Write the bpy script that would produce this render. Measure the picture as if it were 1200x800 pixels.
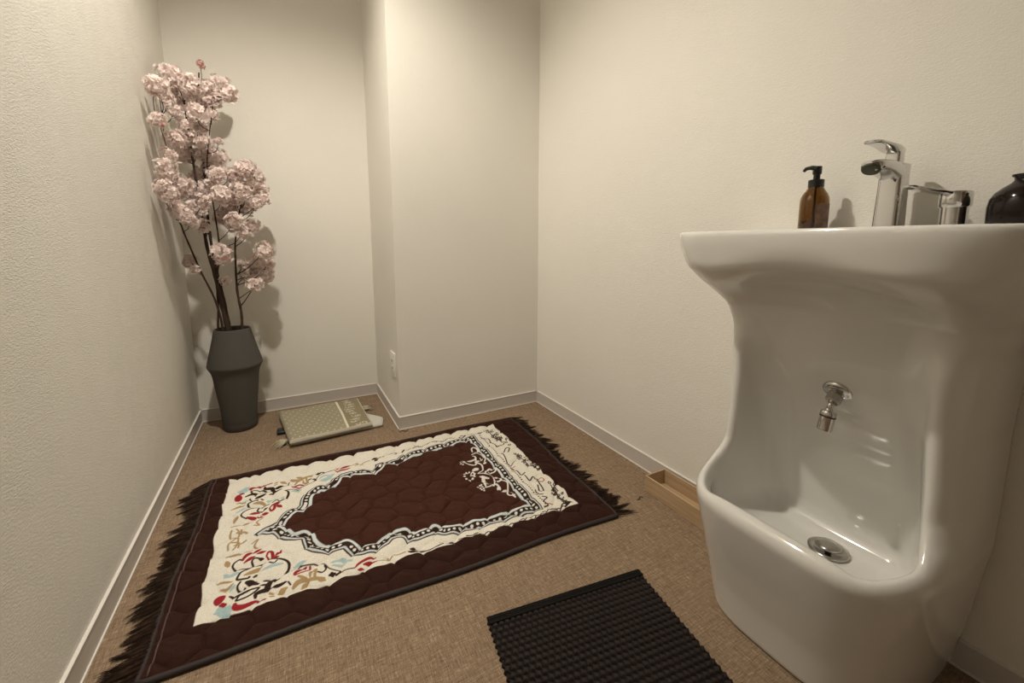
import bpy, bmesh, math, random
import numpy as np
from mathutils import Vector, Matrix, Euler

for o in list(bpy.data.objects): bpy.data.objects.remove(o)
SC = bpy.context.scene
COL = SC.collection
S = 0.84            # metres per layout unit (camera height = 1 unit)
PI = math.pi

# ------------------------------------------------------------------ camera
PITCH = math.radians(7.602); YAW = math.radians(28.34)
cam = bpy.data.cameras.new('camera'); camo = bpy.data.objects.new('camera', cam); COL.objects.link(camo)
cam.sensor_fit = 'HORIZONTAL'; cam.sensor_width = 36; cam.lens = 487/1200*36
cam.shift_y = -50/1200
cam.clip_start = 0.02
camo.location = (0, 0, S)
camo.rotation_euler = (PI/2-PITCH, 0, -YAW)
SC.camera = camo

# ------------------------------------------------------------------ world, lights, exposure
W = bpy.data.worlds.new('world'); SC.world = W; W.use_nodes = True
W.node_tree.nodes['Background'].inputs[0].default_value = (1, .88, .72, 1)
W.node_tree.nodes['Background'].inputs[1].default_value = 0.02
SC.view_settings.view_transform = 'Standard'; SC.view_settings.look = 'None'
SC.view_settings.gamma = 1; SC.view_settings.use_curve_mapping = False
SC.view_settings.exposure = 0.2
CEIL = 2.86
LIGHTS = [((-0.06, 1.36), 116.0)]
LCOL = (1.0, .925, .80)
for (lx, ly), pw in LIGHTS:
    L = bpy.data.lights.new('downlight_lamp', 'SPOT'); L.spot_size = math.radians(144); L.spot_blend = .7; L.shadow_soft_size = .04; L.energy = pw; L.color = LCOL
    lo = bpy.data.objects.new('downlight_lamp', L); COL.objects.link(lo); lo.location = (lx*S, ly*S, CEIL*S-.012)

# ------------------------------------------------------------------ materials
def mat(name, base=(.8,.8,.8), rough=.5, metal=0., **kw):
    m = bpy.data.materials.new(name); m.use_nodes = True
    b = m.node_tree.nodes['Principled BSDF']
    b.inputs['Base Color'].default_value = (*base, 1); b.inputs['Roughness'].default_value = rough; b.inputs['Metallic'].default_value = metal
    for k, v in kw.items(): b.inputs[k.replace('_', ' ')].default_value = v
    return m
class NT:
    def __init__(s, m): s.m = m; s.t = m.node_tree; s.b = s.t.nodes['Principled BSDF']
    def n(s, typ, **kw):
        nd = s.t.nodes.new(typ)
        for k, v in kw.items():
            if k.startswith('i_'): nd.inputs[k[2:].replace('_', ' ')].default_value = v
            else: setattr(nd, k, v)
        return nd
    def l(s, a, b): s.t.links.new(a, b)
    def noise(s, scale, vec=None, detail=2, rough=.5):
        nd = s.n('ShaderNodeTexNoise'); nd.inputs['Scale'].default_value = scale; nd.inputs['Detail'].default_value = detail; nd.inputs['Roughness'].default_value = rough
        if vec: s.l(vec, nd.inputs['Vector'])
        return nd.outputs['Fac']
    def coords(s, scale=(1,1,1), rot=(0,0,0)):
        tc = s.n('ShaderNodeTexCoord'); mp = s.n('ShaderNodeMapping'); mp.inputs['Scale'].default_value = scale; mp.inputs['Rotation'].default_value = rot
        s.l(tc.outputs['Object'], mp.inputs['Vector']); return mp.outputs['Vector']
    def math(s, op, a, b):
        nd = s.n('ShaderNodeMath', operation=op)
        for i, v in enumerate((a, b)):
            if isinstance(v, (int, float)): nd.inputs[i].default_value = v
            else: s.l(v, nd.inputs[i])
        return nd.outputs[0]
    def ramp(s, fac, stops):
        r = s.n('ShaderNodeValToRGB'); e = r.color_ramp.elements
        while len(e) < len(stops): e.new(.5)
        for el, (p, c) in zip(e, stops): el.position = p; el.color = (*c, 1)
        s.l(fac, r.inputs[0]); return r.outputs[0]
    def bump(s, h, strength=.3, dist=.001, prev=None):
        b = s.n('ShaderNodeBump'); b.inputs['Strength'].default_value = strength; b.inputs['Distance'].default_value = dist
        s.l(h, b.inputs['Height']); s.l(b.outputs[0], s.b.inputs['Normal']); return b

def wall_mat(name, base, rot, strength):
    m = mat(name, base, .8); t = NT(m)
    v1 = t.coords((130, 130, 420), rot); v2 = t.coords((520, 520, 260), rot); v3 = t.coords((14, 14, 14))
    a = t.noise(1, v1, 4, .6); b = t.noise(1, v2, 3, .6); c = t.noise(1, v3, 2)
    h = t.math('ADD', t.math('MULTIPLY', a, 1.0), t.math('MULTIPLY', b, .7))
    h = t.math('MULTIPLY', h, t.math('ADD', c, .35))
    t.bump(h, strength, .0022)
    big = t.noise(1.4, t.coords(), 3)
    col = t.ramp(big, [(.3, tuple(x*.955 for x in base)), (.7, base)])
    t.l(col, t.b.inputs['Base Color'])
    return m
M = {}
M['wall'] = wall_mat('woven wallpaper', (.83, .80, .735), (0, 0, 0), .55)
M['wall_left'] = wall_mat('woven wallpaper left', (.83, .80, .735), (.6, 0, 0), .75)
M['ceiling'] = mat('ceiling paper', (.78, .75, .68), .9)
M['skirt'] = mat('vinyl skirting', (.60, .555, .515), .5)
M['skirt_edge'] = mat('vinyl skirting edge', (.78, .74, .70), .4)
M['plate'] = mat('white plastic', (.82, .80, .74), .35)
M['slot'] = mat('socket slot', (.04, .04, .04), .6)
# carpet: tweed of crossing threads
m = mat('tweed carpet', (.3, .2, .12), .95); t = NT(m)
a = t.noise(1, t.coords((55, 780, 1)), 2, .6); b = t.noise(1, t.coords((780, 55, 1)), 2, .6)
c = t.noise(1, t.coords((12, 260, 1)), 1); d = t.noise(1, t.coords((260, 12, 1)), 1)
f = t.math('ADD', t.math('MULTIPLY', t.math('ADD', a, b), .36), t.math('MULTIPLY', t.math('ADD', c, d), .14))
col = t.ramp(f, [(.36, (.10, .064, .037)), (.46, (.225, .152, .094)), (.54, (.31, .218, .14)), (.66, (.55, .43, .31))])
t.l(col, t.b.inputs['Base Color'])
t.bump(f, .9, .0035)
M['carpet'] = m
m = mat('glazed ceramic', (.74, .725, .69), .09); m.node_tree.nodes['Principled BSDF'].inputs['Coat Weight'].default_value = .4
m.node_tree.nodes['Principled BSDF'].inputs['Coat Roughness'].default_value = .04
M['ceramic'] = m
M['chrome'] = mat('chrome', (.64, .635, .63), .07, 1.)
M['chrome_dull'] = mat('brushed chrome', (.50, .48, .45), .22, 1.)
M['dark_hole'] = mat('aerator mesh', (.05, .05, .03), .5, .3)
M['black_plastic'] = mat('black plastic', (.012, .012, .012), .32)
M['vase'] = mat('matte grey ceramic', (.088, .080, .072), .8, Specular_IOR_Level=.25)
t = NT(M['vase']); t.bump(t.noise(1, t.coords((500, 500, 500)), 2), .15, .0006)
M['vase_in'] = mat('vase interior', (.02, .02, .02), .9)
m = mat('bark', (.050, .026, .016), .8); t = NT(m); t.bump(t.noise(1, t.coords((300, 300, 80)), 3), .6, .002); M['bark'] = m
m = mat('leaf', (.05, .09, .03), .6); M['leaf'] = m
m = mat('amber glass', (.36, .22, .07), .03, Transmission_Weight=1.0, IOR=1.5); M['amber'] = m
M['soap'] = mat('amber soap', (.42, .27, .10), .1, Transmission_Weight=.85, IOR=1.35)
m = mat('bottle label', (.16, .085, .055), .55); t = NT(m)
t.l(t.ramp(t.noise(1, t.coords((60, 60, 60)), 2), [(.4, (.19, .105, .07)), (.6, (.09, .05, .035))]), t.b.inputs['Base Color']); M['label'] = m
M['dark_glass'] = mat('dark brown glass', (.010, .005, .004), .12, Specular_IOR_Level=.3)
M['reed'] = mat('reddish reed', (.30, .09, .035), .5)
m = mat('pale wood', (.36, .24, .125), .55); t = NT(m)
g = t.noise(1, t.coords((220, 5, 220)), 4); t.l(t.ramp(g, [(.35, (.40, .27, .155)), (.65, (.54, .385, .235))]), t.b.inputs['Base Color']); M['wood'] = m
def attr_mat(name, rough, sheen=0., tint=None, lo=.8):
    m = mat(name, (1,1,1), rough); t = NT(m)
    at = t.n('ShaderNodeVertexColor'); at.layer_name = 'Col'
    nz = t.noise(1, t.coords((420, 420, 420)), 2)
    mx = t.n('ShaderNodeMixRGB', blend_type='MULTIPLY'); mx.inputs[0].default_value = 1
    t.l(at.outputs['Color'], mx.inputs[1]); t.l(t.ramp(nz, [(.3, (lo,lo,lo)), (.7, (1.1,1.1,1.1))]), mx.inputs[2])
    t.l(mx.outputs[0], t.b.inputs['Base Color'])
    t.b.inputs['Specular IOR Level'].default_value = .12; t.b.inputs['Sheen Weight'].default_value = sheen; t.b.inputs['Sheen Roughness'].default_value = .35
    if tint: t.b.inputs['Sheen Tint'].default_value = (*tint, 1)
    t.bump(nz, .35, .0012)
    return m
M['rug'] = attr_mat('printed plush', .85, .06, (.7, .42, .32))
M['mat_fold'] = attr_mat('jacquard cloth', .8, .15)
M['weave'] = attr_mat('braided black mat', .6, .02)
M['petal'] = attr_mat('silk petal', .6, .2, None, .97)
_t = NT(M['petal']); _tr = _t.n('ShaderNodeBsdfTranslucent'); _mx = _t.n('ShaderNodeMixShader'); _mx.inputs[0].default_value = .36
_t.l(_t.b.inputs['Base Color'].links[0].from_socket, _tr.inputs['Color'])
_out = [n_ for n_ in _t.t.nodes if n_.type == 'OUTPUT_MATERIAL'][0]
_t.l(_t.b.outputs[0], _mx.inputs[1]); _t.l(_tr.outputs[0], _mx.inputs[2]); _t.l(_mx.outputs[0], _out.inputs[0])
M['binding'] = mat('rug binding', (.028, .018, .017), .75)
m = mat('rug fringe', (.045, .026, .016), .8, Specular_IOR_Level=.15); t = NT(m)
t.l(t.ramp(t.noise(1, t.coords((25, 160, 1)), 2), [(.45, (.022, .012, .008)), (.75, (.095, .055, .034))]), t.b.inputs['Base Color']); M['fringe'] = m
M['cream_thread'] = mat('cream threads', (.55, .49, .36), .8)
M['white_cloth'] = mat('white lining', (.62, .60, .54), .8)
M['emit'] = mat('lamp lens', (1, .9, .75), .4, Emission_Color=(1, .86, .66, 1), Emission_Strength=6.0)
M['door'] = mat('door laminate', (.22, .13, .07), .5)

# ------------------------------------------------------------------ mesh helpers (all coordinates in layout units)
def tag(o, label=None, cat=None, group=None, kind=None):
    if label: o['label'] = label
    if cat: o['category'] = cat
    if group: o['group'] = group
    if kind: o['kind'] = kind
    return o
ORG = {}
def thing(name, label, cat, loc, group=None):
    o = bpy.data.objects.new(name, None); COL.objects.link(o); o.empty_display_size = .05
    o.location = Vector(loc)*S; ORG[o.name] = Vector(loc)
    return tag(o, label, cat, group)
def obj(name, vf, m, parent=None, smooth=True, origin=None, col=None, normals=None, angle=None):
    v, f = vf
    org = ORG.get(parent.name, Vector((0,0,0))) if parent else (Vector(origin) if origin else Vector((0,0,0)))
    me = bpy.data.meshes.new(name)
    va = (np.asarray(v, float) - np.array(org))*S
    if isinstance(f, np.ndarray) and len(f) > 5000:
        k = f.shape[1]
        me.vertices.add(len(va)); me.vertices.foreach_set('co', va.astype(np.float32).ravel())
        me.loops.add(f.size); me.loops.foreach_set('vertex_index', f.astype(np.int32).ravel())
        me.polygons.add(len(f)); me.polygons.foreach_set('loop_start', np.arange(0, f.size, k, dtype=np.int32))
        me.update(calc_edges=True)
    else:
        me.from_pydata([tuple(x) for x in va], [], [tuple(int(i) for i in q) for q in f]); me.update()
    me.polygons.foreach_set('use_smooth', [smooth]*len(me.polygons))
    if col is not None:
        ca = me.color_attributes.new('Col', 'FLOAT_COLOR', 'POINT')
        cc = np.ones((len(va), 4), np.float32); cc[:, :3] = col; ca.data.foreach_set('color', cc.ravel())
    if isinstance(m, (list, tuple)):
        for x in m: me.materials.append(x)
    else: me.materials.append(m)
    if normals is not None:
        me.normals_split_custom_set_from_vertices(normals.tolist())
    elif smooth and angle:
        try: me.set_sharp_from_angle(angle=math.radians(angle))
        except Exception: pass
    o = bpy.data.objects.new(name, me); COL.objects.link(o)
    if parent: o.parent = parent; ORG[o.name] = org
    else: o.location = org*S; ORG[o.name] = org
    return o
def join(*parts):
    V = []; F = []
    for v, f in parts:
        n = len(V); V += [tuple(x) for x in v]; F += [tuple(i+n for i in q) for q in f]
    return V, F
def box(x0, y0, z0, x1, y1, z1, bev=0.):
    bm = bmesh.new(); bmesh.ops.create_cube(bm, size=1)
    for v in bm.verts:
        v.co = Vector(((x0+x1)/2+v.co.x*(x1-x0), (y0+y1)/2+v.co.y*(y1-y0), (z0+z1)/2+v.co.z*(z1-z0)))
    if bev: bmesh.ops.bevel(bm, geom=list(bm.edges), offset=bev, segments=3, affect='EDGES', profile=.5)
    return frombm(bm)
def frombm(bm):
    bm.verts.ensure_lookup_table(); bm.verts.index_update()
    r = [tuple(v.co) for v in bm.verts], [tuple(v.index for v in f.verts) for f in bm.faces]
    bm.free(); return r
def lathe(prof, c=(0,0,0), n=48, axis=None):
    V = []; F = []
    for r, z in prof:
        for k in range(n):
            a = k*math.tau/n; V.append((r*math.cos(a), r*math.sin(a), z))
    for i in range(len(prof)-1):
        for k in range(n):
            k2 = (k+1) % n; F.append((i*n+k, i*n+k2, (i+1)*n+k2, (i+1)*n+k))
    if prof[0][0] > 0: F.append(tuple(range(n-1, -1, -1)))
    if prof[-1][0] > 0: F.append(tuple((len(prof)-1)*n+k for k in range(n)))
    R = Vector((0,0,1)).rotation_difference(Vector(axis).normalized()).to_matrix() if axis else Matrix.Identity(3)
    return [tuple(R @ Vector(v)+Vector(c)) for v in V], F
def catmull(P, n=6):
    P = [Vector(p) for p in P]; out = []
    for i in range(len(P)-1):
        a = P[i-1] if i else P[0]*2-P[1]; b = P[i]; c = P[i+1]; d = P[i+2] if i+2 < len(P) else P[-1]*2-P[-2]
        for k in range(n):
            t = k/n; out.append(.5*((2*b)+(c-a)*t+(2*a-5*b+4*c-d)*t*t+(3*b-a-3*c+d)*t**3))
    out.append(P[-1]); return out
def tube(path, rad, n=8):
    path = [Vector(p) for p in path]; V = []; F = []
    if not hasattr(rad, '__len__'): rad = [rad]*len(path)
    up = Vector((0, 0, 1)); prev = None
    for i, p in enumerate(path):
        d = (path[min(i+1, len(path)-1)]-path[max(i-1, 0)]).normalized()
        if prev is None: s = d.orthogonal().normalized()
        else: s = (prev-d*prev.dot(d)).normalized()
        prev = s; u = d.cross(s)
        for k in range(n):
            a = k*math.tau/n; V.append(tuple(p+(s*math.cos(a)+u*math.sin(a))*rad[i]))
    for i in range(len(path)-1):
        for k in range(n):
            k2 = (k+1) % n; F.append((i*n+k, i*n+k2, (i+1)*n+k2, (i+1)*n+k))
    F.append(tuple(range(n-1, -1, -1))); F.append(tuple((len(path)-1)*n+k for k in range(n)))
    return V, F
def extrude_xz(poly, y0, y1, bev=.002):
    bm = bmesh.new(); a = [bm.verts.new((x, y0, z)) for x, z in poly]; f = bm.faces.new(a)
    r = bmesh.ops.extrude_face_region(bm, geom=[f])
    for v in r['geom']:
        if isinstance(v, bmesh.types.BMVert): v.co.y = y1
    bmesh.ops.recalc_face_normals(bm, faces=list(bm.faces))
    if bev: bmesh.ops.bevel(bm, geom=[e for e in bm.edges if e.calc_face_angle(0) > .5], offset=bev, segments=3, affect='EDGES', profile=.5)
    return frombm(bm)

# ------------------------------------------------------------------ room shell
XL, XR, YB, YC, XC, YN = -.484, 1.352, 2.80, 2.172, .484, -1.35
def struct(name, vf, m, smooth=False): return tag(obj(name, vf, m, None, smooth), kind='structure')
TW = .08
struct('floor', box(XL-TW, YN-TW, -.06, XR+TW, YB+TW, 0), M['carpet'])
struct('ceiling', box(XL-TW, YN-TW, CEIL, XR+TW, YB+TW, CEIL+.06), M['ceiling'])
struct('wall_left', box(XL-TW, YN, 0, XL, YB, CEIL), M['wall_left'])
struct('wall_right', box(XR, YN, 0, XR+TW, YC, CEIL), M['wall'])
struct('wall_back', box(XL-TW, YB, 0, XC, YB+TW, CEIL), M['wall'])
struct('wall_column', box(XC, YC, 0, XR+TW, YB+TW, CEIL), M['wall'])
struct('wall_near', box(XL-TW, YN-TW, 0, XR+TW, YN, CEIL), M['wall'])
# skirting: grey vinyl band, paler rounded lips along its top and foot
def skirt(name, a, b, nrm):
    ax, ay = a; bx, by = b; nx, ny = nrm; th = .007
    def bx_(t0, t1, z0, z1):
        xs = sorted([ax+nx*t0, bx+nx*t1]) if nx else sorted([ax, bx]); ys = sorted([ay+ny*t0, by+ny*t1]) if ny else sorted([ay, by])
        return box(xs[0], ys[0], z0, xs[1], ys[1], z1)
    o = tag(obj(name, bx_(0, th, 0, .068), M['skirt'], None, False), kind='structure')
    obj('top_lip', bx_(0, th+.0015, .068, .0715), M['skirt_edge'], o, False)
    obj('foot_lip', bx_(0, th+.004, 0, .0045), M['skirt_edge'], o, False)
skirt('baseboard_left', (XL, YN), (XL, YB), (1, 0))
skirt('baseboard_back', (XL, YB), (XC, YB), (0, -1))
skirt('baseboard_column_side', (XC, YC), (XC, YB), (-1, 0))
skirt('baseboard_column_front', (XC-.007, YC), (XR, YC), (0, -1))
skirt('baseboard_right', (XR, YN), (XR, YC), (-1, 0))
skirt('baseboard_near', (XL, YN), (XR, YN), (0, 1))
# entrance door behind the camera
d = struct('door_1', box(.0, YN, 0, .95, YN+.02, 2.4), M['door'])
obj('door_handle', tube([(.85, YN+.02, 1.2), (.85, YN+.07, 1.2), (.75, YN+.07, 1.2)], .012), M['chrome'], d)
# recessed downlights
for i, ((lx, ly), pw) in enumerate(LIGHTS):
    t_ = thing('downlight', 'round white ceiling downlight above the prayer rug', 'ceiling light', (lx, ly, CEIL))
    obj('trim_ring', lathe([(.064, -.0005), (.080, -.001), (.080, -.008), (.074, -.028), (.068, -.028), (.064, -.0005)], (lx, ly, CEIL), 48), M['plate'], t_)
    obj('lens', lathe([(0, -.006), (.062, -.006), (.062, -.002), (0, -.002)], (lx, ly, CEIL), 32), M['emit'], t_)
# outlet plate on the column's side
t_ = thing('wall_outlet', 'small white outlet plate low on the side of the column', 'outlet', (XC, 2.272, .275))
obj('cover_plate', box(XC-.009, 2.222, .275, XC, 2.322, .408, .003), M['plate'], t_)
for z in (.305, .345):
    obj('socket', box(XC-.0105, 2.256, z, XC-.008, 2.288, z+.028), M['plate'], t_, False)
    obj('slot', join(box(XC-.0112, 2.263, z+.007, XC-.0100, 2.266, z+.021), box(XC-.0112, 2.278, z+.007, XC-.0100, 2.281, z+.021)), M['slot'], t_, False)

# ------------------------------------------------------------------ ceramic basin: field of smooth solids, meshed by surface nets
YC0 = .495
def smax(a, b, k):
    h = np.clip(.5-.5*(b-a)/k, 0, 1); return b*(1-h)+a*h+k*h*(1-h)
def smin(a, b, k): return -smax(-a, -b, k)
def build_basin():
    st = .0068
    xs = np.arange(.86, 1.352+3*st, st); ys = np.arange(-.01, .98, st); zs = np.arange(-.02, 1.055, st)
    X, Y, Z = np.meshgrid(xs, ys, zs, indexing='ij')
    def prof(pts, sm=7):
        zz = np.array([p[0] for p in pts]); vv = np.array([p[1] for p in pts])
        fz = np.linspace(-.2, 1.25, 1451); fv = np.interp(fz, zz, vv)
        k = np.hanning(43); k /= k.sum(); fv = np.convolve(np.pad(fv, 21, mode='edge'), k, 'valid')
        return np.interp(zs, fz, fv)[None, None, :]
    hw = prof([(0, .226), (.1, .238), (.33, .262), (.45, .263), (.60, .262), (.78, .268), (.84, .284), (.87, .302), (.90, .318), (.93, .336), (.96, .351), (1.0, .362), (1.03, .366), (1.2, .37)])
    dp = prof([(0, .378), (.1, .392), (.25, .425), (.330, .441), (.352, .432), (.378, .385), (.405, .330), (.44, .298), (.53, .290), (.65, .290), (.78, .296), (.83, .312), (.87, .350), (.90, .392), (.94, .427), (1.0, .438), (1.03, .440), (1.2, .445)])
    n = prof([(0, 3.6), (.33, 4.2), (.6, 4.), (.82, 4.), (.93, 4.8), (1.03, 5), (1.1, 5)])
    def norm(F):
        g = np.gradient(F, st); return F/np.maximum(np.sqrt(g[0]**2+g[1]**2+g[2]**2), .3)
    u = np.abs(Y-YC0)/hw; v = np.abs(1.352-X)/dp
    outer = ((u**n+v**n)**(1/n)-1)*dp
    outer = norm(outer)
    outer = smax(outer, X-1.3515, .004); outer = smax(outer, -Z, .010); outer = smax(outer, Z-1.030, .010)
    # foot niche
    xb = prof([(0, 1.290), (.2, 1.288), (.38, 1.268), (.5, 1.238), (.58, 1.208), (.64, 1.178), (.72, 1.14), (.83, 1.095), (.92, 1.06), (1.1, 1.05)])
    xf = .957
    hf = prof([(0, .195), (.2, .200), (.33, .222), (.6, .228), (.8, .232), (.95, .225), (1.1, .22)])
    hb = prof([(0, .165), (.2, .168), (.4, .160), (.6, .152), (.72, .170), (.84, .215), (.95, .22), (1.1, .22)])
    hi = hb+(hf-hb)*np.clip((xb-X)/np.maximum(xb-1.04, .05), 0, 1)
    xfa = prof([(0, 1.0), (.2, .985), (.33, .957), (.40, .93), (.5, .80), (1.1, .75)])
    cxm = (xb+xfa)/2; ha = (xb-xfa)/2; r = .055
    qx = np.abs(X-cxm)-(ha-r); qy = np.abs(Y-YC0)-(hi-r)
    c = np.sqrt(np.maximum(qx, 0)**2+np.maximum(qy, 0)**2)+np.minimum(np.maximum(qx, qy), 0)-r
    c = smax(c, (.205+.10*np.clip(1.2-X, 0, 1)*0)-Z, .07)
    zc = .912-.5*np.abs(Y-YC0)**2*3-.12*np.clip(X-1.0, 0, 1)
    c = smax(c, Z-zc, .10)
    c = smax(c, outer+.038-2.2*(.5+.5*np.clip((.22-np.abs(Y-YC0))/.16, 0, 1))*np.clip(Z-(.345-.045*np.clip((.24-np.abs(Y-YC0))/.18, 0, 1)), 0, 1), .02)
    F = smax(outer, -c, .026+.055*np.clip((Z-.74)/.1, 0, 1))
    # wash bowl on top
    qx = np.abs(X-1.080)-(.125-.06); qy = np.abs(Y-YC0)-(.30-.06)
    b = np.sqrt(np.maximum(qx, 0)**2+np.maximum(qy, 0)**2)+np.minimum(np.maximum(qx, qy), 0)-.06
    b = smax(b, (.958-Z)*1.0, .04)
    F = smax(F, -b, .012)
    sgn = F < 0
    nx, ny, nz = F.shape
    cnt = np.zeros((nx-1, ny-1, nz-1)); P = np.zeros((nx-1, ny-1, nz-1, 3))
    I, J, K = np.meshgrid(np.arange(nx-1), np.arange(ny-1), np.arange(nz-1), indexing='ij')
    for ax in range(3):
        for o1 in (0, 1):
            for o2 in (0, 1):
                off = [0, 0, 0]; oth = [a for a in range(3) if a != ax]; off[oth[0]] = o1; off[oth[1]] = o2
                off2 = list(off); off2[ax] = 1
                A = F[off[0]:nx-1+off[0], off[1]:ny-1+off[1], off[2]:nz-1+off[2]]
                B = F[off2[0]:nx-1+off2[0], off2[1]:ny-1+off2[1], off2[2]:nz-1+off2[2]]
                cr = (A < 0) != (B < 0); tt = np.where(cr, A/np.where(cr, A-B, 1), 0)
                cnt += cr
                for a in range(3):
                    P[..., a] += np.where(cr, off[a]+(tt if a == ax else 0), 0)
    act = cnt > 0; idx = -np.ones(act.shape, int); idx[act] = np.arange(act.sum())
    V = P[act]/cnt[act][:, None]+np.stack([I[act], J[act], K[act]], 1)
    Q = []
    for ax in range(3):
        sl0 = [slice(1, -1)]*3; sl1 = [slice(1, -1)]*3
        sl0[ax] = slice(0, -1); sl1[ax] = slice(1, None)
        A = sgn[tuple(sl0)]; B = sgn[tuple(sl1)]
        for inside_first in (True, False):
            m_ = (A & ~B) if inside_first else (~A & B)
            w = np.argwhere(m_)
            for a in range(3):
                if a != ax: w[:, a] += 1
            a1, a2 = [(1, 2), (2, 0), (0, 1)][ax]
            def cell(d1, d2):
                c_ = w.copy(); c_[:, a1] -= d1; c_[:, a2] -= d2; return idx[c_[:, 0], c_[:, 1], c_[:, 2]]
            q = np.stack([cell(1, 1), cell(0, 1), cell(0, 0), cell(1, 0)], 1)
            if not inside_first: q = q[:, ::-1]
            Q.append(q)
    Q = np.concatenate(Q)
    G = np.gradient(F)
    def samp(A, p):
        i = np.clip(np.floor(p).astype(int), 0, np.array(A.shape)-2); f = p-i; r_ = 0
        for a in (0, 1):
            for b_ in (0, 1):
                for c_ in (0, 1):
                    r_ = r_+A[i[:, 0]+a, i[:, 1]+b_, i[:, 2]+c_]*(f[:, 0] if a else 1-f[:, 0])*(f[:, 1] if b_ else 1-f[:, 1])*(f[:, 2] if c_ else 1-f[:, 2])
        return r_
    for _ in range(3):
        g = np.stack([samp(g_, V) for g_ in G], 1); V = V-(samp(F, V)/np.maximum((g**2).sum(1), 1e-9))[:, None]*g*.8
    g = np.stack([samp(g_, V) for g_ in G], 1); N = g/np.maximum(np.linalg.norm(g, axis=1), 1e-9)[:, None]
    V = V*st+np.array([xs[0], ys[0], zs[0]])
    V[:, 0] = np.minimum(V[:, 0], 1.3518)
    return V, Q, N
bt = thing('foot_washing_basin', 'tall white ceramic washbasin with open foot-washing niche below', 'basin', (1.15, YC0, 0))
V_, Q_, N_ = build_basin()
obj('basin_body', (V_, Q_), M['ceramic'], bt, True, normals=N_)
dz = .2075
obj('drain_ring', lathe([(.0, dz), (.020, dz-.002), (.030, dz+.001), (.045, dz+.001), (.045, dz+.004), (.040, dz+.0065), (.032, dz+.005), (.030, dz+.002), (0, dz+.002)], (1.195, .478, 0)), M['chrome_dull'], bt)
pl = obj('drain_plug', lathe([(.006, dz), (.006, dz+.010), (.027, dz+.010), (.0285, dz+.013), (.026, dz+.0165), (.014, dz+.019), (0, dz+.0198)], (1.195, .478, 0)), M['chrome_dull'], bt)
obj('top_drain', lathe([(.03, .963), (.03, .967), (.024, .968), (.020, .9665), (0, .966)], (1.08, YC0, 0)), M['chrome'], bt)

# ------------------------------------------------------------------ spray tap in the niche
t_ = thing('foot_spray_tap', 'small chrome spray tap with round flange inside basin niche', 'tap', (1.202, .489, .63))
ax = Vector((-.78, -.03, -.62)).normalized()
c0 = Vector((1.184, .489, .636))
obj('flange', lathe([(.033, -.006), (.033, .003), (.029, .007), (.016, .009), (0, .009)], c0, 40, ax), M['chrome'], t_)
obj('nut', lathe([(.015, 0), (.0165, .004), (.0165, .026), (.013, .030), (0, .030)], c0+ax*.008, 6, ax), M['chrome_dull'], t_, False)
c1 = c0+ax*.034
obj('elbow', join(tube([c1, c1+Vector((-.007, 0, -.009)), c1+Vector((-.012, 0, -.020))], [.008, .0075, .006]), lathe([(0, -.009), (.0064, -.0064), (.009, 0), (.0064, .0064), (0, .009)], c1+Vector((-.012, 0, -.020)), 16)), M['chrome'], t_)
nz = obj('nozzle', lathe([(.004, .016), (.0155, .014), (.0170, .011), (.0170, .004), (.0160, .002), (.0160, -.030), (.0150, -.034), (0, -.034)], c1+Vector((-.015, 0, -.036)), 28, (.22, -.05, 1)), M['chrome'], t_, angle=35)
obj('joint_ring', lathe([(.0165, -.001), (.0172, .000), (.0172, .0022), (.0165, .003)], c1+Vector((-.015, 0, -.036)), 28, (.22, -.05, 1)), M['black_plastic'], nz)

# ------------------------------------------------------------------ on the basin's back ledge
ZT = 1.0302
# amber pump bottle
bx, by = 1.274, .627
t_ = thing('soap_bottle', 'amber glass soap bottle with black pump left of the tall faucet', 'bottle', (bx, by, ZT))
R0 = .0335
outp = [(.0, ZT), (R0-.004, ZT), (R0, ZT+.004), (R0, 1.112), (R0-.001, 1.122), (R0-.005, 1.132), (R0-.011, 1.141), (.019, 1.147), (.0165, 1.152), (.0165, 1.156)]
inp = [(.0148, 1.156), (.0148, 1.150), (.018, 1.144), (R0-.0125, 1.1385), (R0-.007, 1.130), (R0-.003, 1.120), (R0-.0022, 1.11), (R0-.0022, ZT+.008), (R0-.006, ZT+.005), (0, ZT+.005)]
obj('glass_body', lathe(outp+inp, (bx, by, 0), 48), M['amber'], t_)
obj('soap', lathe([(0, ZT+.0055), (R0-.0065, ZT+.0055), (R0-.0026, ZT+.0085), (R0-.0026, 1.062), (0, 1.062)], (bx, by, 0), 40), M['soap'], t_)
obj('dip_tube', tube([(bx, by, ZT+.01), (bx, by, 1.15)], .003), M['black_plastic'], t_)
pm = obj('pump', join(lathe([(.0175, 1.149), (.0185, 1.150), (.0185, 1.1685), (.0172, 1.170), (.008, 1.1705), (.0078, 1.186), (0, 1.186)], (bx, by, 0), 32),
     lathe([(.0075, 1.183), (.0105, 1.185), (.0105, 1.2035), (.0095, 1.205), (0, 1.205)], (bx, by, 0), 24)), M['black_plastic'], t_, angle=40)
obj('spout', tube(catmull([(bx, by, 1.2005), (bx-.022, by+.004, 1.2000), (bx-.040, by+.008, 1.196), (bx-.046, by+.009, 1.190)], 4), [.0062]*5+[.005]*4+[.004]*4, 8), M['black_plastic'], pm)
V = []; F = []
for i in range(13):
    a = math.radians(215+i*78/12)
    for z in (ZT+.012, 1.105): V.append((bx+(R0+.0006)*math.cos(a), by+(R0+.0006)*math.sin(a), z))
for i in range(12): F.append((2*i, 2*i+2, 2*i+3, 2*i+1))
obj('label_sticker', (V, F), M['label'], t_)
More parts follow.
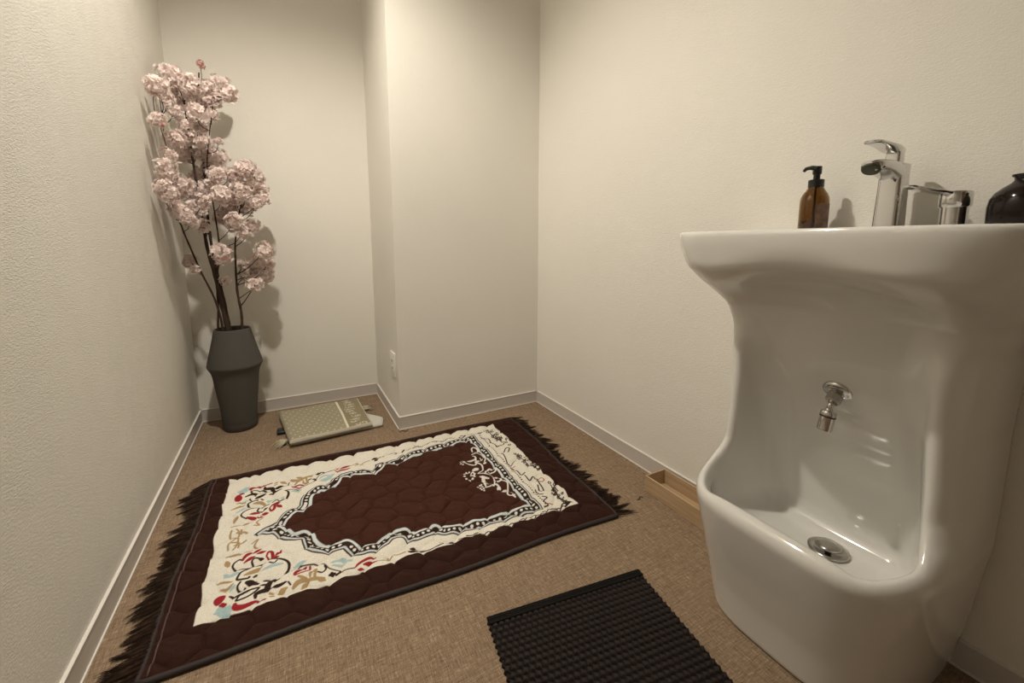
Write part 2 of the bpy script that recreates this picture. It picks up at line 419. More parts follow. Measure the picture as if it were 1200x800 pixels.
# tall faucet
fy = .462
t_ = thing('tall_faucet', 'tall chrome faucet with flat lever and wide flat spout', 'faucet', (1.272, fy, ZT))
hwf = .024
def loft(rings):
    n = len(rings[0]); V = [p for r in rings for p in r]; F = []
    for i in range(len(rings)-1):
        for k in range(n): F.append((i*n+k, i*n+(k+1) % n, (i+1)*n+(k+1) % n, (i+1)*n+k))
    F.append(tuple(range(n-1, -1, -1))); F.append(tuple((len(rings)-1)*n+k for k in range(n)))
    return V, F
def rrect(cx, cy, hx, hy, r, z, n=6):
    P = []
    for (sx, sy, a0) in ((1, 1, 0), (-1, 1, 90), (-1, -1, 180), (1, -1, 270)):
        for k in range(n+1):
            a = math.radians(a0+90*k/n); P.append((cx+sx*(hx-r)+r*math.cos(a), cy+sy*(hy-r)+r*math.sin(a), z))
    return P
rings = [rrect(1.272, fy, .030, .026, .012, ZT), rrect(1.272, fy, .030, .026, .012, ZT+.004)]
for t in np.linspace(0, 1, 10):
    e = 1-t; rings.append(rrect(1.274+.002*t, fy, .0285-.004*math.sin(t*PI*.5)+.002*t**4, .0245-.002*t, .010, ZT+.006+.146*t))
rings.append(rrect(1.277, fy, .024, .020, .008, ZT+.1545))
obj('body', loft(rings), M['chrome'], t_, angle=30)
rings = []
for i, t in enumerate(np.linspace(0, 1, 12)):
    x = 1.275-.128*t; w = .0225+.003*math.sin(t*PI)-(.012 if t > .97 else 0)-(.004 if t > .9 else 0)
    zt = ZT+.1545+.004*math.sin(t*PI)-.003*t; th = .030*(1-t)**1.6+.017+.006*t
    if t > .97: th = .008; zt -= .004
    P = []
    for k in range(20):
        a = k*math.tau/20; ca, sa = math.cos(a), math.sin(a)
        P.append((x, fy+w*np.sign(ca)*abs(ca)**.6, zt-th/2+th/2*np.sign(sa)*abs(sa)**.6))
    rings.append(P)
sp = obj('spout', loft(rings), M['chrome'], t_, angle=40)
obj('aerator', lathe([(.0155, 0), (.0178, .001), (.0178, .004), (.0165, .0065), (0, .0065)], (1.160, fy, ZT+.136), 24, (-.55, -.12, -.85)), M['dark_hole'], sp)
obj('lever_stem', loft([rrect(1.268, fy, .0145, .0145, .006, ZT+.152), rrect(1.268, fy, .0145, .0145, .006, ZT+.185)]), M['chrome'], t_, angle=30)
rings = []
for t in np.linspace(0, 1, 14):
    x = 1.292-.150*t; w = .013+.010*math.sin(min(t*2.2, 1)*PI/2)-.006*t; zc_ = ZT+.184+.008*(1-(1-t)**2)
    th = .007+.011*math.exp(-((t-.28)/.2)**2)
    if t in (0, 1): w *= .6; th *= .5
    P = []
    for k in range(16):
        a = k*math.tau/16; ca, sa = math.cos(a), math.sin(a)
        P.append((x, fy+w*np.sign(ca)*abs(ca)**.7, zc_+(th*.35 if sa > 0 else th*.65)*np.sign(sa)*abs(sa)**.7))
    rings.append(P)
obj('lever', loft(rings), M['chrome'], t_)
# low lever valve
vx, vy = 1.275, .352
t_ = thing('lever_valve', 'low round chrome valve with single lever right of the tall faucet', 'faucet', (vx, vy, ZT))
obj('body', lathe([(.026, ZT), (.026, ZT+.003), (.0225, ZT+.005), (.0225, ZT+.046), (.0245, ZT+.048)], (vx, vy, 0), 40), M['chrome'], t_, angle=35)
hd = obj('handle_cap', lathe([(.0245, ZT+.046), (.0265, ZT+.049), (.0265, ZT+.077), (.0245, ZT+.080), (0, ZT+.081)], (vx, vy, 0), 40), M['chrome'], t_, angle=35)
rings = []
for t in np.linspace(0, 1, 12):
    q_ = .008+.098*t; w = .0165-.004*t; zc_ = ZT+.074+.018*t; th = .011-.004*t
    if t == 1: w *= .6; th *= .6
    P = []; lx_, ly_ = -.85, .52
    for k in range(16):
        a = k*math.tau/16; ca, sa = math.cos(a), math.sin(a); g_ = w*np.sign(ca)*abs(ca)**.6; P.append((vx+lx_*q_-ly_*g_, vy+ly_*q_+lx_*g_, zc_+th*.5*np.sign(sa)*abs(sa)**.6))
    rings.append(P)
obj('lever', loft(rings), M['chrome'], t_, angle=40)
obj('temperature_dot', lathe([(.0045, 0), (.0045, .0012), (0, .0015)], (vx-.0262, vy, ZT+.060), 16, (-1, 0, 0)), M['plate'], hd)
# dark diffuser bottle
qx_, qy_ = 1.262, .250
t_ = thing('reed_diffuser', 'dark brown round-shouldered bottle with reeds at basin right end', 'bottle', (qx_, qy_, ZT))
obj('glass_body', lathe([(0, ZT), (.046, ZT), (.050, ZT+.004), (.051, ZT+.040), (.049, ZT+.056), (.043, ZT+.068), (.033, ZT+.078), (.024, ZT+.085), (.0195, ZT+.090), (.0195, ZT+.096), (.0235, ZT+.099), (.0235, ZT+.102), (.016, ZT+.103), (.015, ZT+.09), (0, ZT+.085)], (qx_, qy_, 0), 48), M['dark_glass'], t_)
tag(obj('reed', tube([(qx_+.004, qy_-.002, ZT+.02), (qx_-.002, qy_-.003, ZT+.10), (qx_-.012, qy_-.006, ZT+.20)], .0028, 6), M['reed'], None, origin=(qx_, qy_, ZT)), 'thin reddish-brown reed standing in the dark bottle', 'reed')

# ------------------------------------------------------------------ wooden tray
t_ = thing('wooden_tray', 'long narrow light wood tray on floor between basin and wall', 'tray', (1.28, .94, 0))
x0, x1, y0, y1, hh, th = 1.226, 1.338, .765, 1.134, .066, .007
obj('bottom', box(x0+.001, y0+.001, .001, x1-.001, y1-.001, .008), M['wood'], t_, False)
obj('side_panel', box(x0, y0, 0.0005, x0+th, y1, hh, .0012), M['wood'], t_, False)
obj('side_panel', box(x1-th, y0, 0.0005, x1, y1, hh, .0012), M['wood'], t_, False)
obj('end_panel', box(x0+th, y1-th, 0.0005, x1-th, y1, hh, .0012), M['wood'], t_, False)
obj('end_panel', box(x0+th, y0, 0.0005, x1-th, y0+th, hh, .0012), M['wood'], t_, False)

# ------------------------------------------------------------------ vase
vx_, vy_ = -.280, 2.62
pf = [(0, 0), (.074, 0), (.079, .006), (.083, .08), (.092, .17), (.101, .25), (.106, .295), (.113, .325), (.125, .350), (.1275, .358), (.1265, .366), (.120, .395), (.106, .450), (.093, .505), (.084, .547), (.082, .552)]
pin = [(.077, .552), (.076, .546), (.088, .500), (.1, .445), (.115, .39), (.12, .362), (.107, .33), (.098, .28), (.085, .15), (.075, .02), (0, .015)]
def smooth_prof(p, n=4): return [(max(0, q.x), q.y) for q in catmull([(a, b, 0) for a, b in p], n)]
t_ = thing('floor_vase', 'matte dark grey faceted-profile floor vase in the alcove corner', 'vase', (vx_, vy_, 0))
obj('vase_body', lathe([(0, .0005), (.074, .0005)]+smooth_prof(pf[2:], 3)+smooth_prof(pin, 3), (vx_, vy_, 0), 72), M['vase'], t_)

STROKES=[('T',0.014,[(-0.224,1.45),(-0.217,1.424)],True),
('T',0.008,[(-0.24,1.372),(-0.215,1.356),(-0.201,1.35)],True),
('T',0.008,[(-0.227,1.337),(-0.21,1.329),(-0.197,1.341)],True),
('T',0.014,[(-0.169,1.361),(-0.149,1.367),(-0.128,1.382)],True),
('T',0.018,[(-0.079,1.243),(-0.062,1.25)],True),
('T',0.008,[(-0.102,1.244),(-0.091,1.236)],True),
('T',0.006,[(-0.103,1.26),(-0.094,1.251)],True),
('T',0.006,[(-0.229,1.483),(-0.2,1.479),(-0.158,1.474)],True),
('T',0.006,[(-0.226,1.507),(-0.228,1.538),(-0.213,1.555),(-0.202,1.555),(-0.204,1.519),(-0.212,1.502)],True),
('T',0.006,[(-0.21,1.522),(-0.191,1.524),(-0.179,1.536)],True),
('T',0.006,[(-0.16,1.508),(-0.144,1.518),(-0.153,1.492),(-0.136,1.476)],True),
('T',0.006,[(-0.219,1.577),(-0.199,1.586),(-0.198,1.612)],True),
('T',0.014,[(-0.029,1.28),(-0.0,1.254),(0.037,1.234)],True),
('T',0.016,[(-0.043,1.242),(-0.029,1.256),(-0.007,1.258)],True),
('T',0.014,[(-0.021,1.231),(-0.001,1.25)],True),
('T',0.009,[(0.002,1.267),(0.003,1.285),(0.017,1.285),(0.014,1.264),(0.015,1.246)],True),
('T',0.012,[(0.021,1.239),(0.039,1.226)],True),
('T',0.005,[(0.19,1.235),(0.214,1.225),(0.221,1.233),(0.209,1.24)],True),
('T',0.006,[(0.218,1.22),(0.235,1.232)],True),
('T',0.006,[(0.24,1.236),(0.25,1.227),(0.274,1.227)],True),
('B',0.018,[(-0.222,1.394),(-0.207,1.383),(-0.189,1.381)],True),
('B',0.014,[(-0.124,1.362),(-0.103,1.363),(-0.071,1.359)],True),
('B',0.014,[(-0.04,1.332),(-0.01,1.335)],True),
('B',0.03,[(-0.218,1.253),(-0.21,1.253),(-0.2,1.231)],True),
('B',0.01,[(-0.23,1.248),(-0.22,1.25)],True),
('B',0.012,[(-0.193,1.332),(-0.201,1.322)],True),
('B',0.016,[(0.063,1.291),(0.09,1.292),(0.118,1.269)],True),
('B',0.01,[(0.064,1.276),(0.083,1.268),(0.103,1.273)],True),
('R',0.014,[(-0.185,1.445),(-0.17,1.457),(-0.159,1.457)],True),
('R',0.014,[(-0.175,1.431),(-0.15,1.432)],True),
('R',0.012,[(-0.152,1.453),(-0.133,1.463)],True),
('R',0.012,[(-0.141,1.444),(-0.121,1.445)],True),
('R',0.009,[(-0.116,1.419),(-0.111,1.437),(-0.101,1.431),(-0.099,1.41),(-0.104,1.401),(-0.116,1.419)],True),
('R',0.014,[(-0.097,1.401),(-0.084,1.399)],True),
('R',0.014,[(-0.091,1.411),(-0.077,1.43)],True),
('R',0.012,[(-0.04,1.293),(-0.031,1.303),(-0.008,1.312)],True),
('R',0.006,[(-0.037,1.289),(-0.012,1.293),(0.001,1.297),(0.003,1.309)],True),
('R',0.022,[(-0.227,1.279),(-0.225,1.295),(-0.217,1.304)],True),
('R',0.014,[(-0.22,1.271),(-0.209,1.274)],True),
('R',0.016,[(-0.186,1.257),(-0.182,1.242),(-0.163,1.236),(-0.139,1.242)],True),
('R',0.007,[(-0.136,1.243),(-0.113,1.237)],True),
('R',0.01,[(0.126,1.237),(0.134,1.244),(0.15,1.251),(0.171,1.256),(0.186,1.252)],True),
('R',0.01,[(0.131,1.223),(0.145,1.219)],True),
('R',0.014,[(0.15,1.236),(0.186,1.234)],True),
('K',0.006,[(-0.187,1.452),(-0.202,1.433),(-0.205,1.416),(-0.193,1.401),(-0.162,1.39),(-0.15,1.394),(-0.119,1.393)],True),
('K',0.006,[(-0.151,1.4),(-0.155,1.418),(-0.146,1.425),(-0.126,1.413)],True),
('K',0.012,[(-0.134,1.415),(-0.125,1.412)],True),
('K',0.007,[(-0.162,1.387),(-0.18,1.379),(-0.188,1.361),(-0.186,1.35),(-0.162,1.344),(-0.157,1.349)],True),
('K',0.018,[(-0.163,1.33),(-0.149,1.323),(-0.134,1.309)],True),
('K',0.006,[(-0.179,1.339),(-0.185,1.323),(-0.181,1.309),(-0.168,1.305),(-0.166,1.313)],True),
('K',0.01,[(-0.201,1.297),(-0.178,1.287),(-0.147,1.293)],True),
('K',0.007,[(-0.147,1.293),(-0.173,1.289),(-0.183,1.268),(-0.163,1.266),(-0.141,1.276),(-0.13,1.289),(-0.147,1.293)],True),
('K',0.014,[(-0.137,1.254),(-0.135,1.268),(-0.112,1.274),(-0.107,1.29),(-0.098,1.305),(-0.08,1.3)],True),
('K',0.008,[(-0.12,1.319),(-0.098,1.305)],True),
('K',0.008,[(-0.127,1.297),(-0.11,1.292)],True),
('K',0.012,[(-0.098,1.278),(-0.08,1.271),(-0.062,1.275)],True),
('K',0.005,[(-0.056,1.272),(-0.05,1.255)],True),
('K',0.005,[(-0.107,1.386),(-0.094,1.374),(-0.086,1.383)],True),
('K',0.008,[(-0.101,1.399),(-0.071,1.381),(-0.055,1.359),(-0.054,1.331),(-0.065,1.317)],True),
('K',0.004,[(-0.065,1.317),(-0.04,1.319),(-0.017,1.322),(0.018,1.309)],True),
('K',0.006,[(-0.146,1.345),(-0.139,1.354)],True),
('K',0.004,[(-0.023,1.325),(0.019,1.309),(0.042,1.294),(0.056,1.264),(0.085,1.246),(0.123,1.235)],True),
('K',0.018,[(0.054,1.239),(0.066,1.24)],True),
('K',0.007,[(0.07,1.234),(0.08,1.24),(0.083,1.247)],True),
('K',0.006,[(0.023,1.27),(0.034,1.26),(0.045,1.27),(0.043,1.286)],True),
('K',0.014,[(0.285,1.224),(0.308,1.215)],True),
('K',0.012,[(0.294,1.241),(0.307,1.228)],True),
('K',0.005,[(0.31,1.224),(0.338,1.202),(0.377,1.206),(0.394,1.21),(0.395,1.22),(0.387,1.221)],True),
('K',0.006,[(0.406,1.207),(0.421,1.206),(0.437,1.194)],True),
('K',0.006,[(0.448,1.205),(0.467,1.195)],True),
('K',0.006,[(0.476,1.204),(0.496,1.197)],True),
('K',0.006,[(0.502,1.2),(0.515,1.201)],True),
('W',0.008,[(0.717,1.719),(0.72,1.743),(0.733,1.746),(0.744,1.725),(0.733,1.705),(0.719,1.707)],False),
('W',0.006,[(0.702,1.696),(0.731,1.69),(0.748,1.661),(0.741,1.631),(0.727,1.61)],False),
('W',0.014,[(0.719,1.596),(0.728,1.6)],False),
('W',0.006,[(0.698,1.635),(0.712,1.641),(0.72,1.632),(0.728,1.638),(0.725,1.654)],False),
('W',0.006,[(0.699,1.678),(0.704,1.655),(0.676,1.6),(0.65,1.633),(0.651,1.665),(0.693,1.647),(0.702,1.656)],False),
('W',0.006,[(0.694,1.637),(0.707,1.602),(0.701,1.569),(0.688,1.55),(0.665,1.54),(0.686,1.525),(0.711,1.511),(0.711,1.478),(0.697,1.445),(0.672,1.428),(0.651,1.431)],False),
('W',0.007,[(0.694,1.529),(0.716,1.552),(0.748,1.539),(0.732,1.517),(0.712,1.532)],False),
('W',0.012,[(0.657,1.579),(0.682,1.579)],False),
('W',0.013,[(0.661,1.509),(0.691,1.489)],False),
('W',0.013,[(0.673,1.507),(0.659,1.466)],False),
('W',0.006,[(0.668,1.477),(0.689,1.446),(0.701,1.435),(0.702,1.411)],False),
('W',0.012,[(0.696,1.415),(0.7,1.398)],False),
('W',0.009,[(0.654,1.437),(0.659,1.458),(0.669,1.445)],False),
('W',0.008,[(0.719,1.49),(0.732,1.471),(0.731,1.451),(0.714,1.444),(0.711,1.45)],False),
('W',0.006,[(0.73,1.448),(0.743,1.421),(0.727,1.383),(0.71,1.355),(0.711,1.337),(0.726,1.332),(0.739,1.347),(0.728,1.36)],False),
('W',0.013,[(0.698,1.38),(0.717,1.381)],False),
('W',0.011,[(0.726,1.339),(0.724,1.316)],False),
('W',0.006,[(0.635,1.548),(0.645,1.555),(0.649,1.544),(0.642,1.532),(0.632,1.541)],False),
('W',0.01,[(0.641,1.528),(0.644,1.523)],False),
('W',0.01,[(0.63,1.52),(0.63,1.512)],False),
('W',0.01,[(0.618,1.521),(0.615,1.513)],False),
('W',0.01,[(0.609,1.53),(0.604,1.525)],False),
('W',0.01,[(0.608,1.545),(0.602,1.545)],False),
('W',0.01,[(0.613,1.56),(0.609,1.565)],False),
('W',0.01,[(0.624,1.568),(0.624,1.577)],False),
('W',0.01,[(0.637,1.568),(0.64,1.576)],False),
('W',0.01,[(0.645,1.558),(0.651,1.563)],False),
('W',0.01,[(0.647,1.543),(0.653,1.543)],False),
('W',0.01,[(0.63,1.662),(0.633,1.662)],False),
('W',0.01,[(0.625,1.642),(0.628,1.642)],False),
('W',0.01,[(0.643,1.667),(0.646,1.667)],False),
('W',0.01,[(0.638,1.648),(0.641,1.649)],False),
('W',0.01,[(0.631,1.632),(0.633,1.632)],False),
('W',0.01,[(0.646,1.644),(0.648,1.645)],False),
('W',0.01,[(0.622,1.446),(0.624,1.446)],False),
('W',0.01,[(0.633,1.452),(0.636,1.453)],False),
('W',0.01,[(0.628,1.436),(0.631,1.436)],False),
('W',0.01,[(0.639,1.442),(0.642,1.442)],False),
('W',0.01,[(0.631,1.427),(0.633,1.427)],False),
('W',0.01,[(0.64,1.43),(0.643,1.43)],False),
('W',0.01,[(0.638,1.42),(0.64,1.42)],False),
('W',0.01,[(0.64,1.454),(0.643,1.454)],False),
('K',0.005,[(0.87,1.873),(0.877,1.79),(0.903,1.724)],False),
('K',0.0045,[(0.873,1.884),(0.868,1.885),(0.867,1.891),(0.869,1.898),(0.873,1.902),(0.877,1.902),(0.878,1.899),(0.877,1.894),(0.875,1.891)],False),
('K',0.0045,[(0.871,1.887),(0.873,1.879),(0.87,1.87),(0.864,1.864),(0.859,1.864),(0.857,1.868),(0.859,1.875),(0.862,1.879),(0.865,1.879)],False),
('K',0.0045,[(0.883,1.853),(0.881,1.86),(0.884,1.868),(0.889,1.873),(0.893,1.873),(0.894,1.869),(0.893,1.864),(0.89,1.86),(0.888,1.86)],False),
('K',0.0045,[(0.885,1.877),(0.882,1.869),(0.878,1.864),(0.874,1.864),(0.872,1.868),(0.873,1.873),(0.876,1.877),(0.879,1.877),(0.88,1.875)],False),
('K',0.0045,[(0.877,1.804),(0.872,1.808),(0.871,1.815),(0.875,1.823),(0.88,1.827),(0.884,1.825),(0.885,1.82),(0.882,1.815),(0.879,1.813)],False),
('K',0.0045,[(0.88,1.837),(0.879,1.828),(0.875,1.82),(0.87,1.817),(0.866,1.819),(0.866,1.825),(0.868,1.83),(0.872,1.833),(0.874,1.832)],False),
('K',0.0045,[(0.903,1.851),(0.908,1.85),(0.91,1.844),(0.908,1.836),(0.903,1.832),(0.899,1.832),(0.898,1.835),(0.899,1.84),(0.902,1.843)],False),
('K',0.0045,[(0.894,1.824),(0.888,1.821),(0.885,1.825),(0.885,1.832),(0.889,1.837),(0.893,1.839),(0.895,1.837),(0.895,1.833),(0.893,1.83)],False),
('K',0.0045,[(0.881,1.773),(0.88,1.78),(0.883,1.788),(0.888,1.792),(0.892,1.791),(0.893,1.786),(0.891,1.781),(0.888,1.778),(0.885,1.779)],False),
('K',0.0045,[(0.905,1.802),(0.905,1.793),(0.9,1.784),(0.894,1.781),(0.89,1.783),(0.89,1.788),(0.892,1.794),(0.896,1.797),(0.898,1.796)],False),
('K',0.0045,[(0.882,1.794),(0.885,1.803),(0.891,1.807),(0.895,1.806),(0.896,1.801),(0.894,1.795),(0.891,1.792),(0.888,1.792),(0.887,1.795)],False),
('K',0.0045,[(0.891,1.793),(0.884,1.789),(0.879,1.791),(0.878,1.797),(0.881,1.804),(0.885,1.808),(0.889,1.807),(0.89,1.803),(0.888,1.799)],False),
('K',0.0045,[(0.871,1.782),(0.875,1.787),(0.88,1.787),(0.881,1.783),(0.88,1.777),(0.877,1.774),(0.874,1.773),(0.873,1.776),(0.873,1.779)],False),
('K',0.0045,[(0.893,1.765),(0.888,1.769),(0.887,1.777),(0.892,1.785),(0.897,1.789),(0.901,1.787),(0.902,1.782),(0.899,1.776),(0.896,1.774)],False),
('K',0.0045,[(0.893,1.768),(0.891,1.775),(0.894,1.783),(0.899,1.788),(0.903,1.788),(0.905,1.784),(0.903,1.779),(0.9,1.775),(0.898,1.775)],False),
('K',0.0045,[(0.882,1.751),(0.887,1.755),(0.891,1.754),(0.892,1.749),(0.89,1.744),(0.886,1.741),(0.883,1.741),(0.883,1.744),(0.884,1.747)],False),
('K',0.0045,[(0.915,1.754),(0.913,1.758),(0.914,1.763),(0.917,1.768),(0.92,1.769),(0.922,1.767),(0.922,1.763),(0.92,1.76),(0.918,1.76)],False),
('K',0.0045,[(0.897,1.726),(0.897,1.732),(0.9,1.738),(0.905,1.74),(0.908,1.738),(0.908,1.734),(0.906,1.73),(0.903,1.729),(0.901,1.729)],False),
('K',0.0045,[(0.894,1.75),(0.898,1.748),(0.898,1.744),(0.896,1.739),(0.893,1.736),(0.89,1.737),(0.89,1.74),(0.891,1.743),(0.893,1.744)],False),
('K',0.0045,[(0.91,1.703),(0.906,1.695),(0.901,1.691),(0.896,1.693),(0.895,1.698),(0.898,1.704),(0.901,1.707),(0.904,1.706),(0.905,1.703)],False),
('K',0.005,[(0.893,1.605),(0.894,1.521),(0.911,1.451)],False),
('K',0.0045,[(0.892,1.629),(0.895,1.623),(0.893,1.615),(0.888,1.61),(0.883,1.609),(0.881,1.612),(0.882,1.617),(0.885,1.621),(0.888,1.622)],False),
('K',0.0045,[(0.888,1.586),(0.89,1.58),(0.887,1.574),(0.882,1.571),(0.878,1.571),(0.877,1.575),(0.879,1.579),(0.882,1.582),(0.884,1.581)],False),
('K',0.0045,[(0.898,1.595),(0.893,1.595),(0.891,1.6),(0.893,1.605),(0.896,1.609),(0.9,1.609),(0.901,1.607),(0.9,1.603),(0.898,1.601)],False),
('K',0.0045,[(0.887,1.561),(0.883,1.557),(0.879,1.557),(0.877,1.561),(0.879,1.565),(0.882,1.568),(0.884,1.569),(0.886,1.566),(0.885,1.564)],False),
('K',0.0045,[(0.885,1.588),(0.886,1.595),(0.891,1.601),(0.896,1.603),(0.899,1.599),(0.898,1.594),(0.895,1.59),(0.892,1.589),(0.89,1.591)],False),
('K',0.0045,[(0.892,1.584),(0.896,1.592),(0.902,1.597),(0.907,1.595),(0.908,1.59),(0.906,1.585),(0.902,1.581),(0.899,1.582),(0.898,1.585)],False),
('K',0.0045,[(0.9,1.576),(0.897,1.577),(0.896,1.581),(0.898,1.585),(0.901,1.588),(0.904,1.587),(0.904,1.585),(0.903,1.582),(0.902,1.581)],False),
('K',0.0045,[(0.906,1.567),(0.91,1.571),(0.914,1.572),(0.916,1.57),(0.915,1.566),(0.913,1.563),(0.911,1.562),(0.909,1.564),(0.909,1.566)],False),
('K',0.0045,[(0.878,1.534),(0.882,1.538),(0.886,1.538),(0.887,1.534),(0.886,1.531),(0.883,1.528),(0.881,1.528),(0.88,1.53),(0.88,1.532)],False),
('K',0.0045,[(0.901,1.542),(0.906,1.549),(0.912,1.551),(0.916,1.548),(0.916,1.542),(0.912,1.537),(0.908,1.535),(0.906,1.537),(0.906,1.54)],False),
('K',0.0045,[(0.891,1.54),(0.893,1.545),(0.897,1.547),(0.9,1.547),(0.901,1.544),(0.9,1.54),(0.897,1.539),(0.895,1.539),(0.895,1.54)],False),
('K',0.0045,[(0.88,1.519),(0.885,1.524),(0.891,1.525),(0.893,1.522),(0.893,1.516),(0.889,1.512),(0.886,1.511),(0.884,1.513),(0.884,1.516)],False),
('K',0.0045,[(0.894,1.53),(0.891,1.533),(0.892,1.537),(0.894,1.542),(0.898,1.543),(0.9,1.542),(0.9,1.539),(0.899,1.536),(0.897,1.535)],False),
('K',0.0045,[(0.892,1.501),(0.888,1.499),(0.884,1.5),(0.884,1.504),(0.886,1.508),(0.889,1.509),(0.891,1.509),(0.891,1.506),(0.89,1.504)],False),
('K',0.0045,[(0.904,1.497),(0.907,1.505),(0.912,1.51),(0.918,1.509),(0.919,1.505),(0.918,1.5),(0.914,1.496),(0.911,1.496),(0.91,1.499)],False),
('K',0.0045,[(0.915,1.502),(0.918,1.498),(0.918,1.492),(0.914,1.487),(0.909,1.485),(0.906,1.487),(0.907,1.491),(0.909,1.495),(0.912,1.496)],False),
('K',0.0045,[(0.921,1.517),(0.92,1.512),(0.917,1.508),(0.913,1.506),(0.911,1.508),(0.911,1.512),(0.913,1.515),(0.915,1.516),(0.917,1.515)],False),
('K',0.0045,[(0.906,1.477),(0.91,1.476),(0.912,1.473),(0.91,1.468),(0.907,1.465),(0.904,1.465),(0.903,1.467),(0.904,1.47),(0.905,1.472)],False),
('K',0.0045,[(0.905,1.479),(0.91,1.483),(0.915,1.483),(0.917,1.479),(0.916,1.473),(0.912,1.47),(0.909,1.47),(0.907,1.472),(0.908,1.475)],False),
('K',0.0045,[(0.914,1.472),(0.912,1.467),(0.908,1.464),(0.904,1.464),(0.903,1.467),(0.904,1.47),(0.906,1.473),(0.909,1.473),(0.91,1.471)],False),
('K',0.0045,[(0.938,1.483),(0.934,1.476),(0.928,1.473),(0.923,1.475),(0.923,1.48),(0.925,1.485),(0.929,1.487),(0.932,1.486),(0.932,1.483)],False),
('K',0.0045,[(0.924,1.471),(0.918,1.471),(0.916,1.476),(0.918,1.482),(0.922,1.486),(0.926,1.487),(0.928,1.484),(0.927,1.48),(0.925,1.477)],False),
('K',0.0045,[(0.916,1.441),(0.913,1.443),(0.912,1.446),(0.914,1.45),(0.917,1.452),(0.919,1.451),(0.92,1.449),(0.919,1.447),(0.917,1.446)],False),
('K',0.0045,[(0.92,1.453),(0.918,1.446),(0.912,1.442),(0.908,1.443),(0.906,1.446),(0.908,1.451),(0.911,1.454),(0.914,1.454),(0.915,1.452)],False),
('K',0.005,[(0.896,1.326),(0.88,1.25),(0.88,1.186)],False),
('K',0.0045,[(0.905,1.338),(0.9,1.334),(0.895,1.335),(0.893,1.339),(0.895,1.344),(0.899,1.347),(0.902,1.347),(0.903,1.344),(0.902,1.341)],False),
('K',0.0045,[(0.916,1.332),(0.918,1.328),(0.916,1.322),(0.912,1.319),(0.908,1.319),(0.906,1.321),(0.907,1.325),(0.91,1.327),(0.912,1.327)],False),
('K',0.0045,[(0.899,1.296),(0.895,1.299),(0.895,1.304),(0.898,1.309),(0.903,1.31),(0.905,1.309),(0.906,1.305),(0.904,1.303),(0.901,1.302)],False),
('K',0.0045,[(0.906,1.316),(0.908,1.311),(0.906,1.306),(0.902,1.302),(0.898,1.302),(0.896,1.304),(0.897,1.308),(0.899,1.31),(0.902,1.311)],False),
('K',0.0045,[(0.895,1.295),(0.891,1.293),(0.888,1.294),(0.888,1.297),(0.889,1.299),(0.891,1.301),(0.893,1.3),(0.894,1.299),(0.893,1.297)],False),
('K',0.0045,[(0.892,1.298),(0.897,1.299),(0.9,1.296),(0.9,1.291),(0.897,1.287),(0.893,1.286),(0.891,1.288),(0.891,1.291),(0.893,1.293)],False),
('K',0.0045,[(0.881,1.297),(0.885,1.301),(0.89,1.301),(0.892,1.297),(0.891,1.293),(0.887,1.29),(0.884,1.29),(0.883,1.292),(0.884,1.295)],False),
('K',0.0045,[(0.876,1.27),(0.871,1.269),(0.868,1.271),(0.868,1.276),(0.871,1.28),(0.875,1.281),(0.877,1.279),(0.877,1.276),(0.875,1.274)],False),
('K',0.0045,[(0.887,1.271),(0.886,1.276),(0.889,1.281),(0.894,1.283),(0.897,1.282),(0.898,1.278),(0.896,1.275),(0.893,1.274),(0.891,1.274)],False),
('K',0.0045,[(0.886,1.265),(0.88,1.264),(0.877,1.267),(0.878,1.272),(0.881,1.276),(0.885,1.277),(0.888,1.275),(0.887,1.272),(0.885,1.269)],False),
('K',0.0045,[(0.872,1.266),(0.877,1.27),(0.882,1.27),(0.884,1.266),(0.883,1.262),(0.879,1.259),(0.876,1.259),(0.875,1.261),(0.875,1.263)],False),
('K',0.0045,[(0.883,1.241),(0.878,1.24),(0.874,1.242),(0.874,1.246),(0.877,1.25),(0.88,1.251),(0.883,1.25),(0.883,1.248),(0.881,1.245)],False),
('K',0.0045,[(0.906,1.259),(0.907,1.255),(0.904,1.251),(0.901,1.25),(0.898,1.251),(0.898,1.254),(0.899,1.256),(0.901,1.257),(0.903,1.257)],False),
('K',0.0045,[(0.884,1.24),(0.884,1.236),(0.881,1.234),(0.878,1.233),(0.876,1.235),(0.876,1.237),(0.878,1.239),(0.88,1.24),(0.881,1.239)],False),
('K',0.0045,[(0.88,1.248),(0.88,1.252),(0.883,1.256),(0.887,1.257),(0.89,1.256),(0.89,1.253),(0.888,1.25),(0.885,1.249),(0.884,1.25)],False),
('K',0.0045,[(0.883,1.218),(0.879,1.215),(0.875,1.216),(0.873,1.219),(0.874,1.223),(0.877,1.225),(0.88,1.225),(0.881,1.223),(0.881,1.221)],False),
('K',0.0045,[(0.882,1.235),(0.885,1.233),(0.885,1.229),(0.882,1.225),(0.879,1.224),(0.877,1.225),(0.876,1.227),(0.878,1.23),(0.88,1.23)],False),
('K',0.0045,[(0.897,1.237),(0.897,1.233),(0.894,1.23),(0.891,1.229),(0.889,1.23),(0.888,1.233),(0.89,1.235),(0.892,1.236),(0.893,1.235)],False),
('K',0.0045,[(0.873,1.217),(0.879,1.218),(0.881,1.214),(0.881,1.21),(0.877,1.206),(0.873,1.206),(0.871,1.208),(0.872,1.21),(0.874,1.212)],False),
('K',0.0045,[(0.89,1.208),(0.888,1.204),(0.885,1.201),(0.882,1.201),(0.88,1.203),(0.881,1.206),(0.883,1.208),(0.885,1.208),(0.886,1.207)],False),
('K',0.0045,[(0.879,1.198),(0.878,1.194),(0.876,1.191),(0.872,1.19),(0.87,1.192),(0.87,1.194),(0.872,1.196),(0.874,1.197),(0.875,1.196)],False),
